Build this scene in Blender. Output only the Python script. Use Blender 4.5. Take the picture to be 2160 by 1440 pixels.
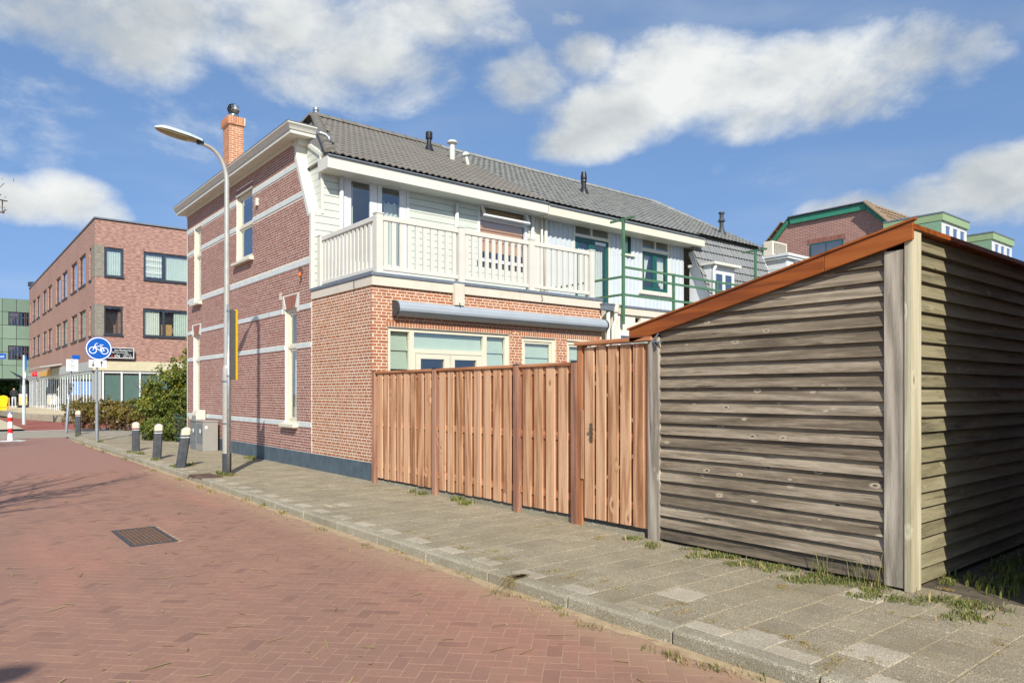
import bpy, bmesh, math, random
from mathutils import Vector, Matrix
random.seed(7)
R=math.radians
for o in list(bpy.data.objects): bpy.data.objects.remove(o)
SC=bpy.context.scene
COL=SC.collection
# ------------------------------------------------------------------ camera
cam=bpy.data.cameras.new('camera'); cam_o=bpy.data.objects.new('camera',cam); COL.objects.link(cam_o)
cam_o.location=(0,0,1.55); cam_o.rotation_euler=(R(90),0,-math.atan2(1220,1513))
cam.sensor_width=36; cam.lens=1513/2160*36; cam.shift_y=0.05; cam.clip_end=2000; cam.clip_start=.05
SC.camera=cam_o
# ------------------------------------------------------------------ node helper
class NT:
    def __init__(s,nt): s.nt=nt
    def n(s,typ,ins=None,out=0,**props):
        nd=s.nt.nodes.new(typ)
        for k,v in props.items(): setattr(nd,k,v)
        for k,v in (ins or {}).items():
            if isinstance(v,bpy.types.NodeSocket): s.nt.links.new(v,nd.inputs[k])
            elif isinstance(v,bpy.types.Node): s.nt.links.new(v.outputs[0],nd.inputs[k])
            else:
                sk=nd.inputs[k]
                if sk.type=='RGBA' and len(v)==3: v=(*v,1)
                sk.default_value=v
        return nd.outputs[out] if out is not None else nd
    def m(s,op,a,b=0.,c=0.,clamp=False):
        return s.n('ShaderNodeMath',{0:a,1:b,2:c},operation=op,use_clamp=clamp)
    def mix(s,f,a,b,blend='MIX'):
        nd=s.nt.nodes.new('ShaderNodeMix'); nd.data_type='RGBA'; nd.blend_type=blend
        for k,v in ((0,f),(6,a),(7,b)):
            if isinstance(v,bpy.types.NodeSocket): s.nt.links.new(v,nd.inputs[k])
            else:
                if k and len(v)==3: v=(*v,1)
                nd.inputs[k].default_value=v
        return nd.outputs[2]
    def ramp(s,f,*stops,interp='LINEAR'):
        nd=s.nt.nodes.new('ShaderNodeValToRGB'); s.nt.links.new(f,nd.inputs[0]); cr=nd.color_ramp; cr.interpolation=interp
        while len(cr.elements)<len(stops): cr.elements.new(.5)
        for e,(p,c) in zip(cr.elements,stops):
            e.position=p; e.color=(*c,1) if not isinstance(c,(int,float)) else (c,c,c,1)
        return nd.outputs[0]
    def smooth(s,v,a,b):
        return s.n('ShaderNodeMapRange',{0:v,1:a,2:b},interpolation_type='SMOOTHSTEP')
# ------------------------------------------------------------------ world: sky with clouds
W=bpy.data.worlds.new('World'); SC.world=W; W.use_nodes=True
w=NT(W.node_tree); W.node_tree.nodes.clear()
W.cycles.sampling_method='MANUAL'; W.cycles.sample_map_resolution=256
SUN=Vector((-1.66,-3.0,2.5))
tc=w.n('ShaderNodeTexCoord',None,0)
sep=w.n('ShaderNodeSeparateXYZ',{0:tc},None)
skv=w.n('ShaderNodeCombineXYZ',{0:sep.outputs[0],1:sep.outputs[1],2:w.m('MULTIPLY_ADD',w.m('MAXIMUM',sep.outputs[2],-.05),.72,.34)})
skv=w.n('ShaderNodeVectorMath',{0:skv},operation='NORMALIZE')
sky=w.n('ShaderNodeTexSky',{0:skv},sky_type='NISHITA',sun_disc=False,sun_elevation=math.atan2(2.5,3.4287),
        sun_rotation=math.atan2(-1.66,-3.0),altitude=0,air_density=1.0,dust_density=.25,ozone_density=1.6)
az=w.m('ARCTAN2',sep.outputs[0],sep.outputs[1]); el=w.m('ARCSINE',sep.outputs[2])
az=w.m('MULTIPLY',az,180/math.pi); el=w.m('MULTIPLY',el,180/math.pi)
# cloud masses: azimuth, elevation, half width, half height (degrees), weight
CLOUDS=[(6.5, 24.0, 4.1, 2.1, 1.2),
  (10.7, 23.3, 4.4, 2.3, 1.2),
  (12.5, 25.6, 6.1, 2.2, 1.32),
  (21.3, 25.8, 5.8, 3.2, 1.32),
  (26.9, 24.6, 7.6, 3.4, 1.44),
  (24.1, 22.8, 4.6, 1.6, 0.96),
  (32.1, 27.3, 6.7, 2.7, 1.2),
  (37.4, 26.6, 3.0, 1.8, 0.84),
  (40.0, 23.5, 3.8, 2.4, 1.45),
  (44.5, 25.0, 2.8, 1.9, 1.33),
  (43.4, 27.4, 1.5, 0.7, 0.6),
  (50.5, 23.7, 4.4, 2.6, 1.44),
  (53.7, 22.8, 6.0, 2.5, 1.32),
  (46.8, 21.1, 5.6, 2.6, 1.57),
  (44.5, 19.2, 4.1, 1.5, 1.33),
  (59.2, 22.5, 5.7, 2.1, 1.2),
  (57.8, 19.9, 4.1, 1.3, 0.72),
  (64.3, 20.5, 6.2, 1.9, 1.2),
  (68.2, 22.2, 3.7, 2.3, 1.2),
  (71.3, 21.8, 2.4, 1.8, 1.08),
  (73.1, 21.4, 1.0, 0.8, 0.6),
  (4.4, 12.4, 2.6, 1.3, 1.2),
  (7.3, 12.8, 2.6, 1.5, 1.2),
  (9.6, 12.1, 1.4, 0.9, 0.72),
  (69.1, 12.8, 4.2, 1.9, 1.62),
  (72.6, 13.5, 3.4, 2.5, 1.86),
  (65.2, 12.8, 3.6, 1.5, 1.5),
  (74.4, 14.4, 1.5, 1.7, 1.62),
  (62.4, 12.9, 1.9, 1.0, 1.14)]
cov=None
for (a,e,ra,re,wt) in CLOUDS:
    da=w.m('DIVIDE',w.m('SUBTRACT',az,a),ra*1.12); de=w.m('DIVIDE',w.m('SUBTRACT',el,e),re*1.12)
    g=w.m('SUBTRACT',1.0,w.m('ADD',w.m('MULTIPLY',da,da),w.m('MULTIPLY',de,de)))
    g=w.m('MULTIPLY',g,wt)
    cov=g if cov is None else w.m('SMOOTH_MAX',cov,g,.5)
cov=w.m('MAXIMUM',cov,-.75)
# cumulus all round the rest of the sky
gen=w.n('ShaderNodeTexNoise',{'Vector':w.n('ShaderNodeMapping',{0:tc,'Scale':(1.6,1.6,4.0),'Location':(3.1,1.7,.2)}),'Scale':1.5,'Detail':2.0})
gen=w.m('MULTIPLY_ADD',gen,5.0,-2.5)
dv=w.m('ABSOLUTE',w.m('SUBTRACT',az,39.0))
gen=w.m('SUBTRACT',gen,w.m('MULTIPLY',w.smooth(dv,62.,44.),3.0))
cov=w.m('MAXIMUM',cov,gen)
mp=w.n('ShaderNodeMapping',{0:tc,'Scale':(1,1,1.7)})
n1=w.n('ShaderNodeTexNoise',{'Vector':mp,'Scale':4.6,'Detail':10.0,'Roughness':.63,'Distortion':.25})
n2=w.n('ShaderNodeTexNoise',{'Vector':mp,'Scale':16.,'Detail':6.0,'Roughness':.6})
nn=w.m('ADD',w.m('MULTIPLY',w.m('SUBTRACT',n1,.5),4.2),w.m('MULTIPLY',w.m('SUBTRACT',n2,.5),1.3))
dens=w.m('ADD',cov,nn)
alpha=w.m('POWER',w.smooth(dens,-.35,1.45),.85)
# thin veil of cirrus
veil=w.n('ShaderNodeTexNoise',{'Vector':w.n('ShaderNodeMapping',{0:tc,'Scale':(1.2,1.2,6.)}),'Scale':2.2,'Detail':5.0})
veil=w.m('MULTIPLY',w.smooth(veil,.42,.8),.22)
alpha=w.m('MAXIMUM',alpha,veil)
shade=w.n('ShaderNodeTexNoise',{'Vector':w.n('ShaderNodeMapping',{0:tc,'Scale':(1,1,1.7),'Location':(.02,.035,-.06)}),'Scale':5.5,'Detail':5.0,'Roughness':.5})
lit=w.m('ADD',w.m('MULTIPLY',w.m('SUBTRACT',n1,shade),5.0),w.m('ADD',w.m('MULTIPLY',w.smooth(dens,2.2,.3),.7),w.m('MULTIPLY_ADD',n2,1.6,-.8)))
cc=w.ramp(w.m('MULTIPLY_ADD',lit,.55,.12,clamp=True),(0.0,(2.95,3.2,3.4)),(.40,(3.7,3.9,4.0)),(1.0,(5.0,5.12,5.05)))
skyc=w.mix(1.0,sky,(.98,1.07,1.14),'MULTIPLY')
col=w.mix(alpha,skyc,cc)
bg=w.n('ShaderNodeBackground',{0:col,1:.14})
w.n('ShaderNodeOutputWorld',{0:bg},None)
# ------------------------------------------------------------------ sun and exposure
sl=bpy.data.lights.new('sun','SUN'); sl.energy=4.6; sl.angle=R(.53); sl.color=(1,.945,.86)
so=bpy.data.objects.new('sun',sl); COL.objects.link(so); so.location=(-8,-14,14)
so.rotation_euler=(-SUN).to_track_quat('-Z','Y').to_euler()
SC.view_settings.view_transform='Standard'; SC.view_settings.look='None'; SC.view_settings.gamma=1
SC.view_settings.exposure=.35; SC.view_settings.use_curve_mapping=False
SC.render.engine='CYCLES'
# ------------------------------------------------------------------ materials
MATS={}
def L(*c): # srgb 0-255 -> linear
    return tuple(((v/255)/12.92 if v/255<=.04045 else ((v/255+.055)/1.055)**2.4) for v in c)
def mat(name):
    m=bpy.data.materials.new(name); m.use_nodes=True; m.node_tree.nodes.clear(); MATS[name]=m
    return NT(m.node_tree)
def fin(t,color,rough=.6,bump=None,bs=.2,bd=.01,metal=0.,spec=.5,**kw):
    ins={'Base Color':color,'Roughness':rough,'Metallic':metal,'Specular IOR Level':spec}
    if bump is not None: ins['Normal']=t.n('ShaderNodeBump',{'Strength':bs,'Distance':bd,'Height':bump})
    ins.update(kw)
    b=t.n('ShaderNodeBsdfPrincipled',ins); t.n('ShaderNodeOutputMaterial',{0:b},None)
def rnd(t):
    a=t.n('ShaderNodeObjectInfo',None,None).outputs['Random']; b=t.n('ShaderNodeNewGeometry',None,None).outputs['Random Per Island']
    return t.m('FRACT',t.m('ADD',t.m('MULTIPLY',a,7.31),t.m('MULTIPLY',b,3.17)))
def oc(t,scale=(1,1,1),loc=None):
    c=t.n('ShaderNodeTexCoord',None,None).outputs['Object']
    ins={0:c,'Scale':scale}
    if loc is not None: ins['Location']=loc
    return t.n('ShaderNodeMapping',ins)
def noise(t,v,sc,det=4.,ro=.55,dist=0.):
    return t.n('ShaderNodeTexNoise',{'Vector':v,'Scale':sc,'Detail':det,'Roughness':ro,'Distortion':dist})
def paint(name,c,rough=.5,var=.12,sc=6.,bump=.05,metal=0.,dirt=0.,spec=.5):
    t=mat(name); v=oc(t); n=noise(t,v,sc,6.)
    d=tuple(x*(1-var*2) for x in c); e=tuple(min(1,x*(1+var)) for x in c)
    col=t.ramp(n,(.25,d),(.75,e))
    if dirt:
        n3=noise(t,oc(t,(1,1,.35)),3.5,7.,.65)
        col=t.mix(t.m('MULTIPLY',t.smooth(n3,.5,.78),dirt),col,tuple(x*.45 for x in c))
    fin(t,col,rough,noise(t,v,60.,3.),bump,.005,metal,spec)
def bricks(name,cols,rough=.8,mottle=.35,eff=0.,zone=None):
    t=mat(name); r=rnd(t); v=t.n('ShaderNodeNewGeometry',None,None).outputs['Position']
    k=len(cols); col=t.ramp(r,*[(i/(k-1) if k>1 else 0,c) for i,c in enumerate(cols)])
    n=noise(t,v,38.,5.,.6)
    col=t.mix(mottle,col,t.ramp(n,(.3,tuple(x*.45 for x in cols[0])),(.7,tuple(min(1,x*1.5) for x in cols[-1]))))
    if zone:
        col=t.mix(t.m('MULTIPLY',t.m('GREATER_THAN',t.m('FRACT',t.m('MULTIPLY',r,17.3)),.93),.45),col,L(112,82,70))
        st_=noise(t,v,2.3,6.,.7); col=t.mix(t.m('MULTIPLY',t.smooth(st_,.60,.72),.45),col,L(106,82,70))
        wp=t.n('ShaderNodeNewGeometry',None,None).outputs['Position']; z1=noise(t,wp,.75,5.,.6); z2=noise(t,t.n('ShaderNodeMapping',{0:wp,'Location':(9,4,2),'Rotation':(0,0,.5),'Scale':(1.6,.35,1)}),.9,4.,.6)
        col=t.mix(t.m('MULTIPLY',t.smooth(z1,.42,.68),.55),col,zone[0]); col=t.mix(t.m('MULTIPLY',t.smooth(z2,.5,.72),.5),col,zone[1])
        xx=t.n('ShaderNodeSeparateXYZ',{0:wp},None).outputs[0]; col=t.mix(t.m('MULTIPLY',t.smooth(t.m('ADD',xx,t.m('MULTIPLY',z1,.5)),3.35,4.0),.6),col,zone[2])
    if eff:
        e=noise(t,v,1.6,6.,.65); col=t.mix(t.m('MULTIPLY',t.smooth(e,.5,.75),eff),col,L(205,185,175))
    fin(t,col,rough,noise(t,v,120.,4.),.35,.004)
def plain_noise(name,a,b,sc,rough=.85,bump=.3,bsc=None,bd=.01):
    t=mat(name); v=oc(t); n=noise(t,v,sc,7.,.62)
    fin(t,t.ramp(n,(.3,a),(.7,b)),rough,noise(t,v,bsc or sc*6,5.),bump,bd)
def wood(name,axis,dark,mid,light,grain=26.,knots=.6,stain=None,rough=.75,bump=.5,cell=1.7,cracks=.15,rw=.40,bw=.30,sw=.6,fs=1.,kt=.74):
    """axis: 0/1/2 = direction of the grain"""
    t=mat(name); r=rnd(t)
    off=t.n('ShaderNodeCombineXYZ',{0:t.m('MULTIPLY',r,37.),1:t.m('MULTIPLY',r,91.),2:t.m('MULTIPLY',r,53.)})
    base=t.n('ShaderNodeVectorMath',{0:t.n('ShaderNodeTexCoord',None,None).outputs['Object'],1:off},operation='ADD')
    sc=[1.,1.,1.]; sc[axis]=.065
    g=t.n('ShaderNodeMapping',{0:base,'Scale':tuple(sc)})
    sk=[1.,1.,1.]; sk[axis]=.5
    gk=t.n('ShaderNodeMapping',{0:base,'Scale':tuple(sk)})
    vor=t.n('ShaderNodeTexVoronoi',{'Vector':gk,'Scale':cell*4,'Randomness':1.},None,feature='F1')
    kd=t.m('ADD',vor.outputs['Distance'],t.m('MULTIPLY_ADD',noise(t,base,30.,2.),.10,-.05))
    kp=t.smooth(t.n('ShaderNodeSeparateColor',{0:vor.outputs['Color']}),kt,kt+.04)
    knot=t.m('MULTIPLY',t.smooth(kd,.13,.05),kp)
    halo=t.m('MULTIPLY',t.smooth(kd,.34,.08),kp)
    # growth lines bend round the knots
    w1=t.m('ADD',t.m('MULTIPLY',noise(t,g,3.2,3.,.5),9.),t.m('MULTIPLY',halo,.9))
    rings=t.m('MULTIPLY_ADD',t.m('SINE',t.m('MULTIPLY',w1,5.)),.5,.5)
    fine=t.m('ADD',t.m('MULTIPLY',noise(t,g,grain*1.6*fs,6.,.75),.6),t.m('MULTIPLY',noise(t,g,grain*5,3.,.7),.4))
    fine=t.m('MULTIPLY_ADD',t.m('SUBTRACT',fine,.5),1.7,.5)
    crack=t.smooth(noise(t,t.n('ShaderNodeMapping',{0:g,'Scale':(1,1,1),'Location':(3.3,1.7,8.8)}),grain*1.3,3.,.5),.63,.70)
    broad=noise(t,g,4.,3.)
    f=t.m('ADD',t.m('ADD',t.m('MULTIPLY',rings,rw),t.m('MULTIPLY',fine,.62)),t.m('ADD',t.m('MULTIPLY',broad,bw),.5*(.70-rw-bw)))
    f=t.m('ADD',f,t.m('MULTIPLY_ADD',r,.30,-.24))
    col=t.ramp(f,(.22,dark),(.55,mid),(.9,light))
    col=t.mix(t.m('MULTIPLY',t.m('MULTIPLY',halo,fine),knots*.5),col,light)
    col=t.mix(t.m('MULTIPLY',knot,knots),col,tuple(x*.55 for x in dark))
    col=t.mix(t.m('MULTIPLY',t.m('MULTIPLY',t.m('MULTIPLY',t.smooth(kd,.26,.19),t.smooth(kd,.11,.16)),kp),knots*.6),col,tuple(min(1,x*1.25) for x in light))
    col=t.mix(t.m('MULTIPLY',crack,cracks),col,tuple(x*.4 for x in dark))
    if stain:
        s_=noise(t,base,1.1,5.,.6); col=t.mix(t.m('MULTIPLY',t.smooth(s_,.48,.75),sw),col,stain)
    fin(t,col,rough,t.m('ADD',t.m('MULTIPLY',fine,.8),t.m('MULTIPLY',rings,.3)),bump,.004)
# ------------------------------------------------------------------ mesh builder
ORG={}
def org(o): return ORG.get(o.name,Vector((0,0,0))) if o else Vector((0,0,0))
class MB:
    def __init__(s): s.v=[]; s.f=[]
    def add(s,vs,fs):
        b=len(s.v); s.v+= [tuple(p) for p in vs]; s.f+=[tuple(b+i for i in f) for f in fs]; return s
    def box(s,x0,x1,y0,y1,z0,z1):
        if x0>x1:x0,x1=x1,x0
        if y0>y1:y0,y1=y1,y0
        if z0>z1:z0,z1=z1,z0
        return s.add([(x0,y0,z0),(x1,y0,z0),(x1,y1,z0),(x0,y1,z0),(x0,y0,z1),(x1,y0,z1),(x1,y1,z1),(x0,y1,z1)],
            [(0,3,2,1),(4,5,6,7),(0,1,5,4),(1,2,6,5),(2,3,7,6),(3,0,4,7)])
    def obox(s,c,ux,uy,hx,hy,hz,uz=None):
        c=Vector(c);ux=Vector(ux).normalized();uy=Vector(uy).normalized();uz=Vector(uz).normalized() if uz else ux.cross(uy)
        vs=[c+ux*hx*a+uy*hy*b+uz*hz*d for d in(-1,1) for a,b in((-1,-1),(1,-1),(1,1),(-1,1))]
        return s.add(vs,[(0,3,2,1),(4,5,6,7),(0,1,5,4),(1,2,6,5),(2,3,7,6),(3,0,4,7)])
    def bar(s,p,q,w,h,up=(0,0,1)):
        p=Vector(p);q=Vector(q);d=(q-p);l=d.length;d.normalize();u=Vector(up);sd=d.cross(u)
        if sd.length<1e-4: sd=d.cross(Vector((1,0,0)))
        sd.normalize();u=sd.cross(d)
        return s.obox((p+q)/2,d,sd,l/2,w/2,h/2,u)
    def prism(s,poly,vec):
        n=len(poly);v=Vector(vec);a=[Vector(p) for p in poly]
        return s.add(a+[p+v for p in a],[tuple(range(n))[::-1],tuple(range(n,2*n))]+[(i,(i+1)%n,n+(i+1)%n,n+i) for i in range(n)])
    def tube(s,pts,r,n=10,cap=True):
        pts=[Vector(p) for p in pts]; m=len(pts); rs=r if isinstance(r,(list,tuple)) else [r]*m
        d0=(pts[1]-pts[0]).normalized(); ref=Vector((0,0,1)) if abs(d0.z)<.9 else Vector((1,0,0))
        vs=[]
        for i,p in enumerate(pts):
            d=(pts[min(i+1,m-1)]-pts[max(i-1,0)]).normalized()
            a=d.cross(ref).normalized(); b=d.cross(a)
            for k in range(n):
                t=2*math.pi*k/n; vs.append(p+(a*math.cos(t)+b*math.sin(t))*rs[i])
        fs=[(i*n+k,i*n+(k+1)%n,(i+1)*n+(k+1)%n,(i+1)*n+k) for i in range(m-1) for k in range(n)]
        if cap: fs+=[tuple(range(n))[::-1],tuple((m-1)*n+k for k in range(n))]
        return s.add(vs,fs)
    def lathe(s,c,prof,n=20,ax=(0,0,1),cap=True):
        ax=Vector(ax).normalized(); c=Vector(c)
        return s.tube([c+ax*h for r,h in prof],[max(r,1e-4) for r,h in prof],n,cap)
    def build(s,name,m,parent=None,loc=None,smooth=False,bevel=0,kind=None,base=None):
        me=bpy.data.meshes.new(name)
        if parent is not None: o_=org(parent)
        elif base is not None: o_=Vector(base)
        else:
            xs=[p[0] for p in s.v];ys=[p[1] for p in s.v];zs=[p[2] for p in s.v]
            o_=Vector(((min(xs)+max(xs))/2,(min(ys)+max(ys))/2,min(zs)))
        me.from_pydata([(p[0]-o_.x,p[1]-o_.y,p[2]-o_.z) for p in s.v],[],s.f)
        if m: me.materials.append(MATS[m])
        if smooth:
            me.polygons.foreach_set('use_smooth',[True]*len(me.polygons))
        o=bpy.data.objects.new(name,me); COL.objects.link(o)
        if parent is not None: o.parent=parent
        else: o.location=o_
        ORG[o.name]=o_
        if smooth=='auto':
            md=o.modifiers.new('edge','EDGE_SPLIT'); md.split_angle=R(40)
        if bevel:
            md=o.modifiers.new('bevel','BEVEL'); md.width=bevel; md.segments=2; md.limit_method='ANGLE'
        if kind: o['kind']=kind
        return o
def inst(me,name,parent,loc,rot=None,scale=None):
    o=bpy.data.objects.new(name,me); COL.objects.link(o); o.parent=parent
    o.location=Vector(loc)-org(parent)
    if rot: o.rotation_euler=rot
    if scale: o.scale=scale
    ORG[o.name]=Vector(loc); return o
def empty(name,loc,label=None,cat=None,group=None,parent=None):
    o=bpy.data.objects.new(name,None); COL.objects.link(o); o.empty_display_size=.1
    o.location=Vector(loc)-(org(parent) if parent else Vector((0,0,0))); ORG[o.name]=Vector(loc)
    if parent: o.parent=parent
    tag(o,label,cat,group); return o
def tag(o,label=None,cat=None,group=None,kind=None):
    if label:o['label']=label
    if cat:o['category']=cat
    if group:o['group']=group
    if kind:o['kind']=kind
    return o
def pl_box(mb,pl,u0,u1,z0,z1,d0,d1):
    a,c=pl
    if a=='X': mb.box(c-d1,c-d0,u0,u1,z0,z1)
    else: mb.box(u0,u1,c-d1,c-d0,z0,z1)
def PP(pl,u,z,d):
    a,c=pl
    return (c-d,u,z) if a=='X' else (u,c-d,z)
def panel(mb,pl,u0,u1,z0,z1,holes,d,rev,sides=0.):
    """front face at depth d with rectangular holes, reveals going rev inwards"""
    us=sorted({u0,u1,*[min(max(h[i],u0),u1) for h in holes for i in(0,1)]}); zs=sorted({z0,z1,*[min(max(h[i],z0),z1) for h in holes for i in(2,3)]})
    fl=pl[0]=='X'
    def q(p4): mb.add(p4,[(0,1,2,3)])
    for a,b in zip(us,us[1:]):
        for c,e in zip(zs,zs[1:]):
            mu,mz=(a+b)/2,(c+e)/2
            if any(h[0]<mu<h[1] and h[2]<mz<h[3] for h in holes): continue
            q([PP(pl,a,c,d),PP(pl,b,c,d),PP(pl,b,e,d),PP(pl,a,e,d)])
    for h in holes:
        for (a,c),(b,e) in (((h[0],h[2]),(h[1],h[2])),((h[1],h[2]),(h[1],h[3])),((h[1],h[3]),(h[0],h[3])),((h[0],h[3]),(h[0],h[2]))):
            q([PP(pl,a,c,d),PP(pl,a,c,d-rev),PP(pl,b,e,d-rev),PP(pl,b,e,d)])
    if sides:
        for (a,c),(b,e) in (((u0,z0),(u1,z0)),((u1,z0),(u1,z1)),((u1,z1),(u0,z1)),((u0,z1),(u0,z0))):
            q([PP(pl,a,c,d),PP(pl,b,e,d),PP(pl,b,e,d-sides),PP(pl,a,c,d-sides)])
def window(parent,pl,u0,u1,z0,z1,cells,fm,d=-.06,name='window',curt=None,blind=None,gm='glass',thick=.07,sash=None):
    mb=MB(); panel(mb,pl,u0,u1,z0,z1,cells,d,thick,thick)
    o=mb.build(name,fm,parent)
    for c in cells:
        if sash:
            g=MB(); s_=.045; panel(g,pl,c[0]+.004,c[1]-.004,c[2]+.004,c[3]-.004,[(c[0]+s_,c[1]-s_,c[2]+s_,c[3]-s_)],d-.02,.04,.04); g.build('sash',sash,o)
        g=MB(); pl_box(g,pl,c[0],c[1],c[2],c[3],d-.048,d-.042); g.build('pane',gm,o)
    for (a,b,c,e,m_) in (curt or []):
        g=MB(); n=max(8,int((b-a)/.02)); ph=random.random()*6
        for i in range(n+1):
            u=a+(b-a)*i/n; dd=d-.16+.035*math.sin(ph+u*55)+.012*math.sin(u*131)
            g.v+= [PP(pl,u,c+.01*math.sin(u*20),dd*1.0),PP(pl,u,e,d-.16+.4*(dd-d+.16))]
        g.f=[(2*i,2*i+2,2*i+3,2*i+1) for i in range(n)]
        g.build('curtain',m_,o,smooth=True)
    for (a,b,c,e,m_) in (blind or []):
        g=MB(); nf=max(1,int(round((e-c)/.28))); 
        for i in range(nf):
            za=c+(e-c)*i/nf; zb=c+(e-c)*(i+1)/nf
            dz=.02
            g.add([PP(pl,a,za,d-.07),PP(pl,b,za,d-.07),PP(pl,b,zb,d-.10),PP(pl,a,zb,d-.10),PP(pl,a,za,d-.10),PP(pl,b,za,d-.10)],[(0,1,2,3),(4,5,1,0)])
        g.build('blind',m_,o)
    return o
def text(s,size,m,parent,loc,rot,name='lettering',ext=.004,align='LEFT',sx=1.):
    cu=bpy.data.curves.new('t','FONT'); cu.body=s; cu.size=size; cu.extrude=ext; cu.align_x=align; cu.resolution_u=3
    t=bpy.data.objects.new('t',cu); COL.objects.link(t); bpy.context.view_layer.update()
    me=bpy.data.meshes.new_from_object(t.evaluated_get(bpy.context.evaluated_depsgraph_get())); bpy.data.objects.remove(t); bpy.data.curves.remove(cu)
    me.name=name; me.materials.clear(); me.materials.append(MATS[m])
    return inst(me,name,parent,loc,rot,(sx,1,1))
CAMP=Vector((0,0,1.55))
def brick_mesh(name,l,h,dep,axis,m,ch=.004):
    """brick with its front face towards -X (axis Y) or -Y (axis X)"""
    mb=MB(); a,b=l/2,h/2
    r=[(-a,-b,0),(a,-b,0),(a,b,0),(-a,b,0)]
    def T(u,z,d): return (-d,u,z) if axis=='X' else (u,-d,z)
    vs=[T(u,z,-dep) for u,z,_ in r]+[T(u,z,-ch) for u,z,_ in r]+[T(u-math.copysign(ch,u),z-math.copysign(ch,z),0) for u,z,_ in r]
    fs=[(8,9,10,11)]+[(4+i,4+(i+1)%4,8+(i+1)%4,8+i) for i in range(4)]+[(i,(i+1)%4,4+(i+1)%4,4+i) for i in range(4)]
    mb.add(vs,fs)
    if m is None: return mb
    me=bpy.data.meshes.new(name); me.from_pydata(mb.v,[],mb.f); me.materials.append(MATS[m]); return me
def bond(pl,u0,u1,z0,z1,holes,clip=None,course=.0568,st=.178,hd=.083,j=.012,start=0):
    """courses of headers and stretchers in turn, cut at the openings -> list of rects"""
    out=[]; i=start; z=z0
    while z<z1-.012:
        ze=min(z+course-j,z1)
        L_,off=((hd,(.0 if i%4==0 else .0)) if i%2==0 else (st,(.055 if i%4==1 else .165)))
        lo,hi=u0,u1
        if clip: lo,hi=clip((z+ze)/2,lo,hi)
        u=u0-off-.02*random.random()*0
        while u<hi:
            a,b=max(u,lo),min(u+L_,hi)
            if b-a>.02:
                segs=[(a,b)]
                for h in holes:
                    if ze<=h[2]+.004 or z>=h[3]-.004: continue
                    ns=[]
                    for s0,s1 in segs:
                        if s1<=h[0] or s0>=h[1]: ns.append((s0,s1)); continue
                        if s0<h[0]: ns.append((s0,h[0]-.004))
                        if s1>h[1]: ns.append((h[1]+.004,s1))
                    segs=ns
                for s0,s1 in segs:
                    if s1-s0>.02: out.append((s0,s1,z,ze,L_))
            u+=L_+j
        z+=course; i+=1
    return out
def area_px(p): return 1/ (Vector(p)-CAMP).length
# ------------------------------------------------------------------ material set
bricks('brick_red',[L(130,80,69),L(142,91,78),L(153,101,87),L(121,72,64),L(160,112,97)],eff=.12)
bricks('brick_orange',[L(164,102,66),L(176,113,75),L(158,96,64),L(184,123,84),L(148,90,63)],mottle=.25,eff=.14)
bricks('brick_chimney',[L(178,112,74),L(190,128,88),L(168,104,72),L(198,140,100)],mottle=.25)
bricks('brick_road',[L(144,108,90),L(149,112,93),L(140,105,88),L(153,116,96),L(147,110,91)],rough=.75,mottle=.18,zone=(L(132,102,86),L(164,116,96),L(166,140,110)))
plain_noise('mortar',L(205,198,182),L(226,220,206),9.,.9,.4)
plain_noise('mortar_warm',L(212,198,174),L(232,220,200),9.,.9,.4)
paint('band_white',L(206,212,208),.6,.06,4.,.15,dirt=.3)
paint('trim_cream',L(210,209,196),.45,.03,4.,.04,dirt=.06)
paint('frame_cream',L(214,209,187),.4,.03,4.,.03,dirt=.06)
paint('fascia_weathered',L(214,205,186),.55,.05,5.,.1,dirt=.35)
paint('siding_cream',L(198,203,191),.5,.025,3.,.05,dirt=.05)
paint('upvc_white',L(212,214,212),.35,.02,3.,.02)
paint('rail_cream',L(209,206,194),.45,.03,3.,.04,dirt=.06)
paint('plinth_blue',L(82,97,106),.7,.16,5.,.4,dirt=.5)
paint('zinc',L(128,136,144),.45,.12,8.,.1,metal=.35)
paint('galvanised',L(168,174,178),.38,.15,14.,.08,metal=.6)
paint('lamp_paint',L(190,186,174),.35,.08,8.,.05,metal=.35)
paint('lamp_head',L(188,198,196),.4,.05,8.,.05)
paint('awning_grey',L(160,168,174),.4,.05,4.,.02)
paint('dark_grey',L(62,66,70),.5,.1,8.,.05)
paint('black_plastic',L(34,35,37),.4,.1,8.,.05)
paint('green_frame',L(22,82,78),.4,.06,6.,.03)
paint('green_rail',L(78,118,86),.5,.12,9.,.1,dirt=.3)
paint('green_verge',L(54,132,104),.5,.06,6.,.05,dirt=.15)
paint('cabinet_grey',L(150,146,138),.55,.04,5.,.03,dirt=.12)
paint('cabinet_dark',L(118,122,120),.55,.04,5.,.03,dirt=.12)
paint('bollard_black',L(76,80,84),.5,.25,9.,.25,dirt=.3)
paint('bollard_cap',L(214,206,182),.6,.08,16.,.2,dirt=.5)
paint('sign_blue',L(0,88,178),.35,.03,4.,.01)
paint('sign_white',L(236,238,236),.4,.03,4.,.01,dirt=.08)
paint('sign_black',L(24,24,26),.4,.05,4.,.01)
paint('sign_red',L(206,34,34),.4,.05,4.,.01)
paint('sign_yellow',L(246,194,8),.4,.04,4.,.01)
paint('sign_back',L(116,122,122),.45,.06,5.,.03,metal=.4)
paint('roof_felt',L(84,86,88),.85,.15,6.,.2)
paint('curtain_white',L(222,222,214),.9,.03,4.,.05)
paint('curtain_green',L(206,214,206),.9,.04,4.,.05)
paint('blind_green',L(206,216,202),.85,.03,4.,.05)
paint('blind_brown',L(222,160,98),.85,.05,30.,.05)
paint('blind_teal',L(112,138,132),.5,.05,3.,.02)
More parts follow.
